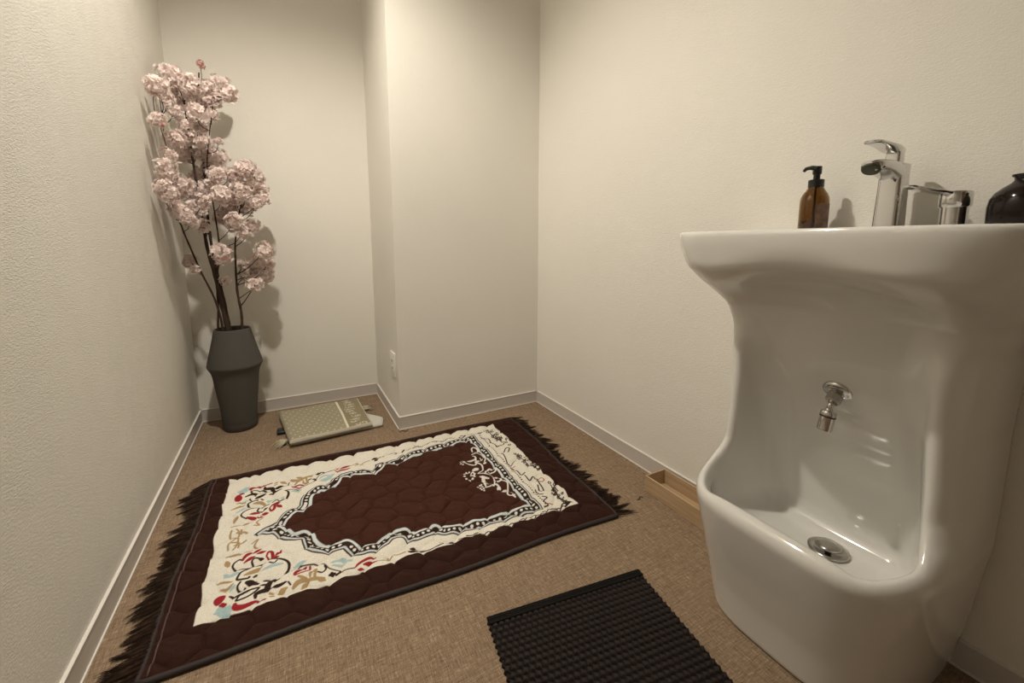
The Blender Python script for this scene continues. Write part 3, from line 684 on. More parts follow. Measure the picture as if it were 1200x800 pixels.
('K',0.0045,[(0.885,1.187),(0.881,1.188),(0.88,1.191),(0.881,1.195),(0.884,1.197),(0.887,1.197),(0.888,1.195),(0.887,1.193),(0.886,1.191)],False),
('K',0.0045,[(0.889,1.188),(0.885,1.189),(0.883,1.192),(0.885,1.196),(0.888,1.198),(0.891,1.198),(0.892,1.196),(0.892,1.194),(0.89,1.192)],False),
('K',0.0045,[(0.877,1.195),(0.873,1.197),(0.872,1.201),(0.875,1.205),(0.878,1.207),(0.881,1.206),(0.882,1.203),(0.881,1.201),(0.878,1.2)],False),
('K',0.0055,[(0.816,1.842),(0.821,1.811),(0.837,1.802),(0.831,1.763)],False),
('K',0.0055,[(0.826,1.766),(0.847,1.741),(0.844,1.722),(0.872,1.714),(0.887,1.726)],False),
('K',0.0055,[(0.843,1.651),(0.873,1.68),(0.888,1.672),(0.867,1.65)],False),
('K',0.0055,[(0.835,1.655),(0.833,1.619),(0.82,1.567),(0.822,1.537),(0.863,1.567)],False),
('K',0.0055,[(0.816,1.524),(0.82,1.5),(0.824,1.476),(0.824,1.444),(0.847,1.453)],False),
('K',0.0055,[(0.837,1.437),(0.837,1.397),(0.864,1.413),(0.867,1.381),(0.858,1.376)],False),
('K',0.0055,[(0.863,1.373),(0.857,1.338),(0.853,1.312),(0.836,1.312),(0.849,1.352)],False),
('K',0.0055,[(0.823,1.328),(0.819,1.294),(0.833,1.287)],False),
('K',0.0055,[(0.823,1.275),(0.835,1.26),(0.811,1.247),(0.815,1.221),(0.799,1.221)],False),
('K',0.0055,[(0.805,1.19),(0.821,1.189),(0.823,1.2)],False),
('K',0.0055,[(0.83,1.188),(0.836,1.173),(0.862,1.195),(0.882,1.193),(0.861,1.175),(0.898,1.192)],False),
('R',0.004,[(0.869,1.38),(0.887,1.385),(0.891,1.368),(0.875,1.357),(0.867,1.366)],False),
('R',0.004,[(0.815,1.229),(0.837,1.221)],False),
('R',0.004,[(0.82,1.521),(0.836,1.518)],False),
('K',0.0045,[(0.487,1.186),(0.491,1.18),(0.5,1.177),(0.507,1.18),(0.509,1.186),(0.506,1.191),(0.5,1.192),(0.495,1.189)],True),
('K',0.0045,[(0.513,1.186),(0.524,1.194),(0.534,1.186)],True),
('K',0.0045,[(0.533,1.187),(0.537,1.193),(0.546,1.195),(0.553,1.192),(0.555,1.186),(0.552,1.182),(0.546,1.181),(0.541,1.183)],True),
('K',0.0045,[(0.559,1.1864),(0.57,1.178),(0.58,1.1864)],True),
('K',0.0045,[(0.579,1.186),(0.583,1.181),(0.592,1.178),(0.599,1.181),(0.601,1.187),(0.598,1.191),(0.592,1.193),(0.587,1.19)],True),
('K',0.0045,[(0.605,1.1867999999999999),(0.616,1.195),(0.626,1.1867999999999999)],True),
('K',0.0045,[(0.625,1.188),(0.629,1.193),(0.638,1.196),(0.645,1.193),(0.647,1.187),(0.644,1.183),(0.638,1.181),(0.633,1.184)],True),
('K',0.0045,[(0.651,1.1872),(0.662,1.179),(0.672,1.1872)],True),
('K',0.0045,[(0.671,1.187),(0.675,1.181),(0.684,1.179),(0.691,1.182),(0.693,1.188),(0.69,1.192),(0.684,1.193),(0.679,1.191)],True),
('K',0.0045,[(0.697,1.1876),(0.708,1.196),(0.718,1.1876)],True),
('K',0.0045,[(0.717,1.188),(0.721,1.194),(0.73,1.197),(0.737,1.194),(0.739,1.188),(0.736,1.183),(0.73,1.182),(0.725,1.185)],True),
('K',0.0045,[(0.743,1.188),(0.754,1.18),(0.764,1.188)],True),
('K',0.0045,[(0.763,1.188),(0.767,1.182),(0.776,1.18),(0.783,1.183),(0.785,1.188),(0.782,1.193),(0.776,1.194),(0.771,1.192)],True),
('K',0.0045,[(0.789,1.1884),(0.8,1.196),(0.81,1.1884)],True),
('K',0.0045,[(0.809,1.189),(0.813,1.195),(0.822,1.197),(0.829,1.194),(0.831,1.189),(0.828,1.184),(0.822,1.183),(0.817,1.185)],True),
('K',0.0045,[(0.835,1.1887999999999999),(0.846,1.181),(0.856,1.1887999999999999)],True),
('K',0.0045,[(0.855,1.189),(0.859,1.183),(0.868,1.181),(0.875,1.184),(0.877,1.189),(0.874,1.194),(0.868,1.195),(0.863,1.193)],True),
('K',0.0045,[(0.881,1.1892),(0.892,1.197),(0.902,1.1892)],True)]
CLUSTERS=[(-0.301,2.522,1.831,0.024),(-0.415,2.242,1.628,0.047),(-0.402,2.44,1.746,0.057),(-0.394,2.611,1.77,0.049),(-0.32,2.421,1.7,0.052),(-0.296,2.531,1.727,0.049),(-0.242,2.618,1.774,0.057),(-0.188,2.438,1.693,0.046),(-0.26,2.542,1.689,0.049),(-0.383,2.556,1.663,0.06),(-0.321,2.429,1.592,0.058),(-0.272,2.503,1.607,0.037),(-0.423,2.225,1.495,0.039),(-0.328,2.519,1.551,0.046),(-0.408,2.39,1.457,0.051),(-0.372,2.455,1.48,0.045),(-0.318,2.472,1.473,0.05),(-0.25,2.444,1.475,0.024),(-0.399,2.531,1.424,0.051),(-0.418,2.313,1.371,0.044),(-0.303,2.55,1.425,0.052),(-0.266,2.59,1.423,0.049),(-0.413,2.214,1.304,0.047),(-0.323,2.584,1.356,0.053),(-0.266,2.442,1.327,0.046),(-0.402,2.364,1.267,0.057),(-0.379,2.568,1.264,0.06),(-0.413,2.21,1.201,0.047),(-0.301,2.513,1.25,0.065),(-0.254,2.439,1.221,0.061),(-0.209,2.479,1.325,0.052),(-0.153,2.466,1.364,0.06),(-0.113,2.482,1.332,0.054),(-0.101,2.598,1.271,0.056),(-0.172,2.464,1.253,0.06),(-0.244,2.615,1.187,0.063),(-0.165,2.613,1.19,0.056),(-0.109,2.432,1.204,0.04),(-0.398,2.333,1.138,0.059),(-0.371,2.528,1.164,0.052),(-0.388,2.425,1.109,0.05),(-0.345,2.513,1.078,0.04),(-0.281,2.619,1.135,0.05),(-0.212,2.445,1.103,0.052),(-0.145,2.551,1.096,0.042),(-0.185,2.447,1.054,0.038),(-0.412,2.547,1.707,0.048),(-0.425,2.417,1.633,0.038),(-0.34,2.465,1.66,0.042),(-0.399,2.422,1.579,0.039),(-0.369,2.438,1.533,0.039),(-0.414,2.409,1.21,0.046),(-0.324,2.424,1.193,0.043),(-0.428,2.199,1.235,0.035),(-0.341,2.529,1.417,0.037),(-0.372,2.623,1.333,0.038),(-0.209,2.512,1.231,0.051),(-0.279,2.508,1.659,0.041),(-0.422,2.351,1.16,0.041),(-0.081,2.441,1.218,0.033),(-0.44,2.318,1.668,0.028),(-0.44,2.278,1.62,0.027),(-0.364,2.582,1.091,0.045),(-0.422,2.552,0.915,0.041),(-0.277,2.471,0.944,0.056),(-0.286,2.571,0.812,0.031),(-0.24,2.581,1.093,0.038),(-0.145,2.49,1.077,0.038),(-0.102,2.514,0.956,0.059),(-0.14,2.659,0.889,0.068),(-0.185,2.66,0.842,0.055),(-0.151,2.484,0.79,0.049),(-0.1,2.601,0.826,0.045),(-0.208,2.65,0.891,0.038),(-0.297,2.507,0.973,0.035),(-0.088,2.582,0.891,0.035),(-0.389,2.469,0.875,0.026),(-0.257,2.533,0.972,0.03)]
STEMS=[[(-0.299,2.6,0.523),(-0.313,2.58,0.699),(-0.327,2.57,0.837),(-0.345,2.55,0.975),(-0.354,2.54,1.145),(-0.362,2.52,1.343),(-0.366,2.5,1.494),(-0.371,2.49,1.642)],[(-0.317,2.59,0.527),(-0.332,2.56,0.703),(-0.376,2.53,0.858),(-0.407,2.5,0.988),(-0.428,2.48,1.091),(-0.437,2.46,1.233),(-0.447,2.44,1.362),(-0.444,2.42,1.558)],[(-0.235,2.6,0.516),(-0.231,2.6,0.627),(-0.241,2.6,0.755),(-0.238,2.61,0.911),(-0.23,2.61,1.018),(-0.204,2.6,1.153),(-0.156,2.6,1.307)],[(-0.29,2.62,0.518),(-0.305,2.61,0.713),(-0.33,2.6,0.935),(-0.335,2.58,1.148),(-0.33,2.56,1.311),(-0.328,2.54,1.468),(-0.323,2.52,1.658),(-0.306,2.5,1.787)],[(-0.343,2.62,0.524),(-0.33,2.6,0.662),(-0.323,2.58,0.805),(-0.297,2.56,0.979),(-0.303,2.54,1.188),(-0.312,2.52,1.347),(-0.29,2.5,1.503),(-0.26,2.49,1.659)]]

# ------------------------------------------------------------------ cherry branches
random.seed(5)
def flower(rng, c, nrm, r, V, F, Cc, warm):
    nrm = nrm.normalized(); s = nrm.orthogonal().normalized(); u = nrm.cross(s)
    for ring, (n, lift, rr, z0) in enumerate(((6, .25, 1., 0.), (5, .62, .72, .05), (4, 1.1, .42, .10))):
        off = rng.uniform(0, 6)
        for k in range(n):
            a = off+k*math.tau/n+rng.uniform(-.25, .25); lf = lift+rng.uniform(-.22, .3)
            d = (s*math.cos(a)+u*math.sin(a)); side = nrm.cross(d)
            L = r*rr*rng.uniform(.8, 1.15); wv = L*.52*rng.uniform(.85, 1.15)
            up = nrm*math.sin(lf)+d*math.cos(lf); n2 = nrm*math.cos(lf)-d*math.sin(lf)
            b0 = c+nrm*z0*r
            i0 = len(V); cu = rng.uniform(.08, .28)*L; tw = rng.uniform(-.15, .15)*L
            V += [b0, b0+up*L*.5-side*wv*.8+n2*cu, b0+up*L*.55, b0+up*L*.5+side*wv*.8+n2*cu,
                  b0+up*L*.95-side*wv+n2*(cu*.6+tw), b0+up*L*.84+n2*cu*.9, b0+up*L*.97+side*wv*.95+n2*(cu*.6-tw)]
            F += [(i0, i0+3, i0+2), (i0, i0+2, i0+1), (i0+1, i0+2, i0+5, i0+4), (i0+2, i0+3, i0+6, i0+5)]
            j = rng.uniform(.92, 1.06)
            base = np.array((.70, .36, .33)) if warm else np.array((.95, .76, .72)); tip = np.array((.99, .90, .865))*j
            if warm: tip = np.array((.90, .66, .61))*j
            Cc += [base*.85, tip*.96, (base+tip)/2, tip*.96, tip, tip, tip]
CM = []
for k in range(8):
    rng = random.Random(40+k); V = []; F = []; Cc = []
    nf = 22
    for i in range(nf):
        z = 1-2*(i+.5)/nf; a = i*2.39996+rng.uniform(-.3, .3); q = math.sqrt(1-z*z)
        d = Vector((q*math.cos(a), q*math.sin(a), z)); rad = rng.uniform(.30, .86)
        flower(rng, d*rad, d+Vector((rng.uniform(-.3, .3), rng.uniform(-.3, .3), rng.uniform(-.3, .3))), rng.uniform(.34, .46), V, F, Cc, k == 7 or rng.random() < .05)
    tmp = obj('blossom_cluster', (V, F), M['petal'], None, True, col=np.array(Cc))
    me = tmp.data; bpy.data.objects.remove(tmp)
    for vv in me.vertices: vv.co /= S
    CM.append(me)
LF = [(0, 0, 0), (.35, -.22, .05), (.35, .22, .05), (.7, -.18, .02), (.7, .18, .02), (1, 0, -.06), (.35, 0, 0), (.7, 0, -.02)]
LFF = [(0, 1, 6), (0, 6, 2), (1, 3, 7, 6), (6, 7, 4, 2), (3, 5, 7), (7, 5, 4)]
stems = []
blabels = ['cherry blossom branch rising from vase, thick stem left of centre', 'cherry blossom branch leaning farthest left along the wall', 'cherry blossom branch on the right with lowest hanging flowers',
           'tallest cherry blossom branch ending in small reddish top flowers', 'thin cherry blossom branch in the middle of the vase bouquet']
rads = [.012, .0065, .0085, .010, .006]
ends = []
for i, st in enumerate(STEMS):
    off = [(-.03, 0), (-.055, .01), (.045, 0), (-.01, .03), (-.05, .035)][i]
    base = [(vx_+off[0]*.7, vy_+off[1]*.7, .03), (vx_+off[0], vy_+off[1], .3)]
    # keep each stem inside the vase mouth
    pts = []
    for (x, y, z) in st:
        if z < .60:
            dx, dy = x-vx_, y-vy_; q = math.hypot(dx, dy); lim = .062
            if q > lim: dx *= lim/q; dy *= lim/q
            x, y = vx_+dx, vy_+dy
        pts.append((x, y, z))
    path = catmull(base+pts, 6); n = len(path)
    rr = [rads[i]*(1-.72*k/n)*(1+.12*math.sin(k*1.9)) for k in range(n)]
    root = thing('cherry_branch', blabels[i], 'branch', base[0], 'cherry branches in the vase')
    obj('stem', tube(path, rr, 8), M['bark'], root)
    stems.append((root, path, rr))
rng = random.Random(77)
pick = {}
for ci, (x, y, z, r) in enumerate(CLUSTERS):
    c = Vector((x, y, z)); best = None
    for si, (root, path, rr) in enumerate(stems):
        for k in range(14, len(path)):
            p = path[k]
            if p.z > z-.03 or p.z < .62: continue
            dd = (p-c).length+.6*max(0, .16-(z-p.z))
            if best is None or dd < best[0]: best = (dd, si, k)
    if best is None: best = (0, 2, 16)
    if z > 1.80 and x > -.36: best = (0, 3, len(stems[3][1])-4)
    dd, si, k = best; root, path, rr = stems[si]; org = ORG[root.name]
    p = path[k]; mid = (p+c)/2+Vector((rng.uniform(-.015, .015), rng.uniform(-.015, .015), -.012-.06*max(0, (c-p).length-.1)))
    tp = catmull([p, mid, c], 5)
    obj('twig', tube(tp, [max(.0022, rr[k]*.55)*(1-.5*j/len(tp)) for j in range(len(tp))], 6), M['bark'], root)
    small = r < .018 or (z > 1.80 and x > -.36)
    o = bpy.data.objects.new('blossom_cluster', CM[7] if small else CM[rng.randrange(7)])
    COL.objects.link(o); o.parent = root; o.location = (c-org)*S
    rs = r*S*.95
    o.scale = (rs, rs, rs*rng.uniform(.85, 1.)); o.rotation_euler = (rng.uniform(0, 6), rng.uniform(0, 6), rng.uniform(0, 6))
    if small: o['label'] = 'small reddish blossom cluster'
    if rng.random() < .16 and x > -.40:
        a = rng.uniform(0, 6); L = .035
        R = Euler((rng.uniform(-.6, .6), rng.uniform(-.8, .3), a)).to_matrix()
        obj('leaf', ([tuple(tp[7]+R @ Vector(q)*L) for q in LF], LFF), M['leaf'], root)

# ------------------------------------------------------------------ printed prayer rug
CTL, CTR, CBR, CBL = [np.array(p) for p in ((-.335, 2.040), (1.075, 2.004), (1.010, 1.060), (-.365, 1.128))]
NU, NV = 860, 580
uu, vv = np.meshgrid(np.linspace(0, 1, NU), np.linspace(0, 1, NV), indexing='ij')
PX = (CBL[0]*(1-uu)+CBR[0]*uu)*(1-vv)+(CTL[0]*(1-uu)+CTR[0]*uu)*vv
PY = (CBL[1]*(1-uu)+CBR[1]*uu)*(1-vv)+(CTL[1]*(1-uu)+CTR[1]*uu)*vv
nr = np.random.RandomState(3)
# gentle waviness of the outline
PY += .005*np.sin(PX*9+1)*(np.abs(vv-.5)*2)**3; PX += .004*np.sin(PY*12)*(np.abs(uu-.5)*2)**3
px = PX.ravel(); py = PY.ravel(); N = px.size
BROWN = np.array((.034, .0125, .0080)); FIELD = np.array((.058, .020, .0125)); CREAM = np.array((.78, .735, .645)); KD = np.array((.035, .018, .013))
PALE = np.array((.60, .655, .67)); WHT = np.array((.80, .76, .70))
CD = {'K': KD, 'R': np.array((.32, .022, .030)), 'T': np.array((.40, .275, .14)), 'B': np.array((.40, .53, .54)), 'W': WHT}
Ccol = np.tile(BROWN, (N, 1))
def mixc(mask, c):
    global Ccol
    a = np.clip(mask, 0, 1)[:, None]; Ccol = Ccol*(1-a)+np.asarray(c)*a
def halfplane_quad(P):
    d = np.full(N, 9.)
    for i in range(4):
        a = np.array(P[i]); b = np.array(P[(i+1) % 4]); e = b-a; nn = np.array((-e[1], e[0]))/np.linalg.norm(e)
        d = np.minimum(d, (px-a[0])*nn[0]+(py-a[1])*nn[1])
    return d
wob = .0035*np.sin(px*38)*np.sin(py*31+2)+.002*np.sin(px*90+py*60)
AA = .0016
dq = halfplane_quad([(-.272, 1.228), (.915, 1.170), (.930, 1.945), (-.268, 1.985)])+wob
mixc(dq/AA+.5, CREAM)
# scalloped arch around the field; axis of the rug
def axis_y(x): return 1.558-.0175*(x+.159)
HALF = [('c', -.159, 0), ('s', -.130, .020), ('s', -.104, .034), ('s', -.086, .056), ('s', -.070, .082), ('s', -.052, .095), ('c', -.018, .108), ('s', -.014, .140), ('s', -.002, .172), ('s', .028, .204), ('s', .062, .217), ('c', .100, .222),
        ('s', .110, .246), ('s', .130, .268), ('s', .160, .277), ('s', .200, .275), ('c', .236, .264), ('s', .252, .251), ('s', .270, .247), ('s', .284, .256), ('c', .291, .283), ('s', .318, .290), ('s', .350, .288), ('c', .385, .280), ('s', .405, .302), ('s', .44, .314), ('s', .50, .320), ('s', .60, .327), ('s', .70, .331), ('c', .790, .333)]
def dens(pts, n=5):
    out = []; run = [pts[0]]
    for p in pts[1:]:
        run.append(p)
        if p[0] == 'c':
            out += [(q.x, q.y) for q in catmull([(a[1], a[2], 0) for a in run], n)][:-1]; run = [p]
    out.append(pts[-1][1:]); return out
H = dens(HALF)
poly = [(x, axis_y(x)+w) for x, w in H]+[(x, axis_y(x)-w) for x, w in H[::-1]][:-1]
def polydist(P, closed=True):
    d = np.full(N, 9.); ar = np.zeros(N); acc = 0.
    ins = np.zeros(N, bool); n = len(P)
    for i in range(n if closed else n-1):
        ax_, ay_ = P[i]; bx_, by_ = P[(i+1) % n]; ex, ey = bx_-ax_, by_-ay_; L2 = ex*ex+ey*ey+1e-12
        t = np.clip(((px-ax_)*ex+(py-ay_)*ey)/L2, 0, 1)
        dd = np.hypot(px-ax_-t*ex, py-ay_-t*ey); m_ = dd < d
        d = np.where(m_, dd, d); ar = np.where(m_, acc+t*math.sqrt(L2), ar); acc += math.sqrt(L2)
        if closed:
            c_ = (ay_ > py) != (by_ > py)
            ins ^= c_ & (px < ex*(py-ay_)/(ey if abs(ey) > 1e-12 else 1e-12)+ax_)
    return np.where(ins, d, -d), ar
sd, arc = polydist(poly)
sd2 = sd+.0008*np.sin(px*140)
def band(a, b, c): mixc(np.minimum((sd2-a)/AA+.5, (b-sd2)/AA+.5), c)
band(0, .0050, KD); band(.0050, .0105, PALE); band(.0105, .034, KD)
pit = .0215; ph = ((arc/pit) % 1-.5)*pit
mixc((.0056-np.hypot(ph, (sd-.0225)*1.0))/AA+.5, WHT)
band(.034, .0435, PALE*1.1); mixc((sd2-.0435)/AA+.5, FIELD)
# dotted line between arch and end panel, thin rules
mixc(np.minimum((.0035-np.hypot(((py/.0125) % 1-.5)*.0125, px-.812-(py-1.55)*.010))/AA+.5, (.325-np.abs(py-1.545))/AA), KD)
def stroke(pts, w, c):
    cp = catmull([(a, b, 0) for a, b in pts], 4) if len(pts) > 2 else [Vector((*p, 0)) for p in pts]
    xs_ = [p.x for p in cp]; ys_ = [p.y for p in cp]; pad = w+.004
    sel = np.nonzero((px > min(xs_)-pad) & (px < max(xs_)+pad) & (py > min(ys_)-pad) & (py < max(ys_)+pad))[0]
    if not len(sel): return
    qx, qy = px[sel], py[sel]; best = np.full(len(sel), -9.); n = len(cp)-1
    for i in range(n):
        a, b = cp[i], cp[i+1]; ex, ey = b.x-a.x, b.y-a.y; L2 = ex*ex+ey*ey+1e-12
        t = np.clip(((qx-a.x)*ex+(qy-a.y)*ey)/L2, 0, 1); s_ = (i+t)/n
        wd = w*.5*(.55+.6*np.sin(s_*PI)) if w > .007 else w*.5
        best = np.maximum(best, wd-np.hypot(qx-a.x-t*ex, qy-a.y-t*ey))
    m_ = np.clip(best/AA+.5, 0, 1)[:, None]
    Ccol[sel] = Ccol[sel]*(1-m_)+c*m_
for ck, w, pts, mir in STROKES:
    pts = [(max(x, -.262), y) for x, y in pts]
    stroke(pts, w, CD[ck])
    if mir: stroke([(x, 2*axis_y(x)-y) for x, y in pts], w, CD[ck])
# quilting: puffed cells stitched at their borders
cs = .098; cen = []
for i in range(-6, 18):
    for j in range(8, 26):
        cen.append((i*cs+(.5*cs if j % 2 else 0)+nr.uniform(-.012, .012), j*cs*.866+nr.uniform(-.012, .012)))
cen = np.array(cen)
cen = cen[(cen[:, 0] > -.5) & (cen[:, 0] < 1.2) & (cen[:, 1] > .95) & (cen[:, 1] < 2.15)]
wx = px+.012*np.sin(py*21+1)+.006*np.sin(py*47); wy = py+.012*np.sin(px*19)+.006*np.sin(px*43+2)
f1 = np.full(N, 9.); f2 = np.full(N, 9.)
for a, b in cen:
    d_ = np.hypot(wx-a, wy-b); n1 = d_ < f1
    f2 = np.where(n1, f1, np.minimum(f2, d_)); f1 = np.where(n1, d_, f1)
e = (f2-f1)*.5
creamf = np.clip(dq/.01, 0, 1)*(1-np.clip(sd/.01, 0, 1))
puff = (1-np.exp(-e/.0105))*(.0130-.003*creamf)+.0024*(np.sin(wx*60+2*np.sin(wy*23))*np.sin(wy*55+2*np.sin(wx*31))+.5*np.sin(wx*131+wy*70)*np.sin(wy*117))*(1-creamf*.6)*np.clip(e/.02, 0, 1)
be = np.minimum(np.minimum(uu, 1-uu)*1.42, np.minimum(vv, 1-vv)*.93).ravel()
edge = np.clip(be/.028, 0, 1)**.5
big = .003*np.sin(px*5+1)*np.sin(py*6)
h = .007+(puff+.004+big)*edge+.0006*nr.rand(N)
h = np.maximum(h, .005)
Vr = np.stack([px, py, h], 1)
ii = np.arange(N).reshape(NU, NV)
Fr = np.stack([ii[:-1, :-1].ravel(), ii[1:, :-1].ravel(), ii[1:, 1:].ravel(), ii[:-1, 1:].ravel()], 1)
# skirt down to the floor
per = np.concatenate([ii[:, 0], ii[-1, 1:], ii[-2::-1, -1], ii[0, -2:0:-1]])
low = Vr[per].copy(); low[:, 2] = .0008
nl = np.arange(len(per))+N
Fs = np.stack([per, nl, np.roll(nl, -1), np.roll(per, -1)], 1)
Vr = np.concatenate([Vr, low]); Fr = np.concatenate([Fr, Fs]); Cr = np.concatenate([Ccol, np.tile(BROWN, (len(per), 1))])
rt = thing('prayer_rug', 'quilted dark brown prayer rug with cream floral border and fringed ends', 'rug', (.35, 1.55, 0))
obj('quilted_pile', (Vr, Fr), M['rug'], rt, True, col=Cr)
def edge_pts(a, b, n, side):
    P = []
    for k in range(n+1):
        if side == 'v0': i, j = int(k*(NU-1)/n), 0
        elif side == 'v1': i, j = int(k*(NU-1)/n), NV-1
        elif side == 'u0': i, j = 0, int(k*(NV-1)/n)
        else: i, j = NU-1, int(k*(NV-1)/n)
        P.append(Vector((PX[i, j], PY[i, j], .0078)))
    return P
for sd_ in ('v0', 'v1', 'u0', 'u1'):
    P = edge_pts(0, 1, 60, sd_)
    v, f = tube(P, .0075, 8)
    obj('edge_binding', ([(a, b, max(.0006, c)) for a, b, c in v], f), M['binding'], rt)
# stitched seam tape beside the left fringe
hg = h.reshape(NU, NV); si = int(.020/1.42*NU)
P = [Vector((PX[si, j], PY[si, j], hg[si, j]+.0008)) for j in range(3, NV-3, 6)]
obj('seam', tube(P, .0022, 6), mat('seam thread', (.085, .05, .045), .7), rt)
def fringe(side, sgn, nc, per_, l0, l1, seed, lean):
    rg = random.Random(seed); V = []; F = []
    for c_ in range(nc):
        tc = (c_+rg.random())/nc; Lc = rg.uniform(l0, l1)*(1+.15*math.sin(tc*23)); ang = lean+rg.uniform(-.30, .30)+.25*math.sin(tc*17); conv = rg.uniform(.15, .6); zc0 = rg.uniform(.002, .008)
        for k in range(per_):
            dt = (rg.random()-.5)*1.7/nc; t = min(.999, max(0, tc+dt)); j = int(t*(NV-1)); i = 0 if side == 'u0' else NU-1
            x, y = PX[i, j], PY[i, j]; L = Lc*rg.uniform(.7, 1.05)
            tx = x+sgn*L*math.cos(ang); ty = y-dt*.93*conv+L*math.sin(ang)+rg.uniform(-.004, .004)
            w = rg.uniform(.0006, .0012); z = rg.uniform(.004, .010); cu = rg.uniform(-.005, .005); i0 = len(V); m_ = 4
            for q in range(m_+1):
                s_ = q/m_
                xx = x+(tx-x)*s_; yy = y+(ty-y)*s_+cu*math.sin(s_*PI)+.001*math.sin(s_*9+k)
                zz = z*(1-s_)+.0018+zc0*(1-s_*.8)*.6+rg.random()*.0015; ww = w*(1-.55*s_)
                V += [(xx, yy-ww, max(.0008, zz-ww*.6)), (xx, yy, zz+ww*.8), (xx, yy+ww, max(.0008, zz-ww*.6))]
                if q:
                    b_ = i0+q*3; F += [(b_-3, b_-2, b_+1, b_), (b_-2, b_-1, b_+2, b_+1)]
    return V, F
tag(obj('fringe', fringe('u0', -1, 125, 20, .052, .088, 1, -.25), M['fringe'], rt, False), kind='stuff')
tag(obj('fringe', fringe('u1', 1, 95, 17, .040, .085, 2, .02), M['fringe'], rt, False), kind='stuff')

# ------------------------------------------------------------------ black braided mat
P0 = Vector((.409, .902)); ex = Vector((.9895, -.1444)); ey = Vector((-.1444, -.9895)); WM, LM = .485, .72
nu, nv = 250, 380
a, b = np.meshgrid(np.linspace(0, WM, nu), np.linspace(0, LM, nv), indexing='ij')
pa, pb = .0166, .0170
row = np.floor(b/pb); sh = (row % 2)*.5
ca = (a/pa+sh) % 1-.5; cb = (b/pb+.10*np.sin(a/pa*2*PI+row*PI)) % 1-.5
bump = np.clip(1-(np.abs(ca)/.5)**2.6, 0, 1)*np.clip(1-(np.abs(cb)/.46)**2.2, 0, 1)
hem = (b < .024) | (b > LM-.024)
hz = np.where(hem, .0085+.0016*np.abs(np.sin(a/.0045*PI))*1+.0012*np.abs(np.sin(b/.006*PI)), .003+.0068*np.sqrt(bump))
edge_ = np.minimum(a, WM-a); hz = np.where(edge_ < .0012, .0012, hz)
hz[:, 0] = .001; hz[:, -1] = .001
aw = a+np.where((np.minimum(a, WM-a) < pa), .0022*np.sin(b/pb*2*PI), 0)
mx = P0.x+ex.x*aw+ey.x*b; my = P0.y+ex.y*aw+ey.y*b
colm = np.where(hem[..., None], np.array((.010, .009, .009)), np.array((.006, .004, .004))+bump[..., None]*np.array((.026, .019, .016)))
ii = np.arange(nu*nv).reshape(nu, nv)
Fm = np.stack([ii[:-1, :-1].ravel(), ii[:-1, 1:].ravel(), ii[1:, 1:].ravel(), ii[1:, :-1].ravel()], 1)
mt = thing('braided_mat', 'black braided rectangular mat on the carpet in front of basin', 'mat', (.62, .52, 0))
o = obj('woven_field', (np.stack([mx.ravel(), my.ravel(), hz.ravel()], 1), Fm), M['weave'], mt, True, col=colm.reshape(-1, 3))
q0 = P0-ey*.002
def pt(a_, b_, z): p = P0+ex*a_+ey*b_; return (p.x, p.y, z)
for b0 in (0., LM-.024):
    hv = []; 
    for r_ in range(4):
        bb = b0+.003+r_*.006
        obj_path = [pt(WM*k/60, bb, .0092+(.0008 if r_ % 2 else 0)) for k in range(61)]
        hv.append(tube(obj_path, [.0030+.0007*(k % 2) for k in range(61)], 6))
    obj('hem', join(*hv), mat('hem cord', (.007, .006, .0055), .8, Specular_IOR_Level=.2), mt)

# ------------------------------------------------------------------ folded mat on the alcove floor
t_ = thing('folded_mat', 'folded beige dotted cloth mat with white lining on alcove floor', 'folded mat', (.13, 2.44, 0))
Q0, Q1, Q2, Q3 = [np.array(p) for p in ((-.045, 2.205), (.352, 2.235), (.337, 2.655), (-.100, 2.645))]
nu, nv = 260, 220
def slab(Q0, Q1, Q2, Q3, z0, z1, nu, nv, rnd_=.02, wav=.002):
    u, v = np.meshgrid(np.linspace(0, 1, nu), np.linspace(0, 1, nv), indexing='ij')
    X = (Q0[0]*(1-u)+Q1[0]*u)*(1-v)+(Q3[0]*(1-u)+Q2[0]*u)*v; Y = (Q0[1]*(1-u)+Q1[1]*u)*(1-v)+(Q3[1]*(1-u)+Q2[1]*u)*v
    e_ = np.minimum(np.minimum(u, 1-u)*.42, np.minimum(v, 1-v)*.42)
    rr = (z1-z0)/2; t = np.clip(e_/rnd_, 0, 1); cv = np.sqrt(1-(1-t)**2)
    top = z0+rr+rr*cv+wav*np.sin(X*23+Y*9)*cv+wav*.6*np.sin(Y*31+2)*cv
    bot = z0+rr-rr*cv
    n = nu*nv; V = np.concatenate([np.stack([X.ravel(), Y.ravel(), top.ravel()], 1), np.stack([X.ravel(), Y.ravel(), np.maximum(bot, .0008).ravel()], 1)])
    i_ = np.arange(n).reshape(nu, nv)
    Ft = np.stack([i_[:-1, :-1].ravel(), i_[1:, :-1].ravel(), i_[1:, 1:].ravel(), i_[:-1, 1:].ravel()], 1)
    return V, np.concatenate([Ft, Ft[:, ::-1]+n]), u, v
Vf, Ff, u, v = slab(Q0, Q1, Q2, Q3, .012, .046, nu, nv)
BG = np.array((.36, .32, .22)); LT = np.array((.66, .62, .50)); BG2 = np.array((.30, .255, .16))
cc = np.tile(BG, (nu, nv, 1))
def mx2(m_, c):
    global cc
    a_ = np.clip(m_, 0, 1)[..., None]; cc = cc*(1-a_)+c*a_
U = u*.41; Vv = v*.43; AB = .0025
line = .685+.05*np.sin(v*2.2)*.3
mx2((u-line)/.008, BG2)
gr = .033; r_ = np.floor(Vv/gr); dx_ = ((U/gr+.5*(r_ % 2)) % 1-.5)*gr; dy_ = ((Vv/gr) % 1-.5)*gr
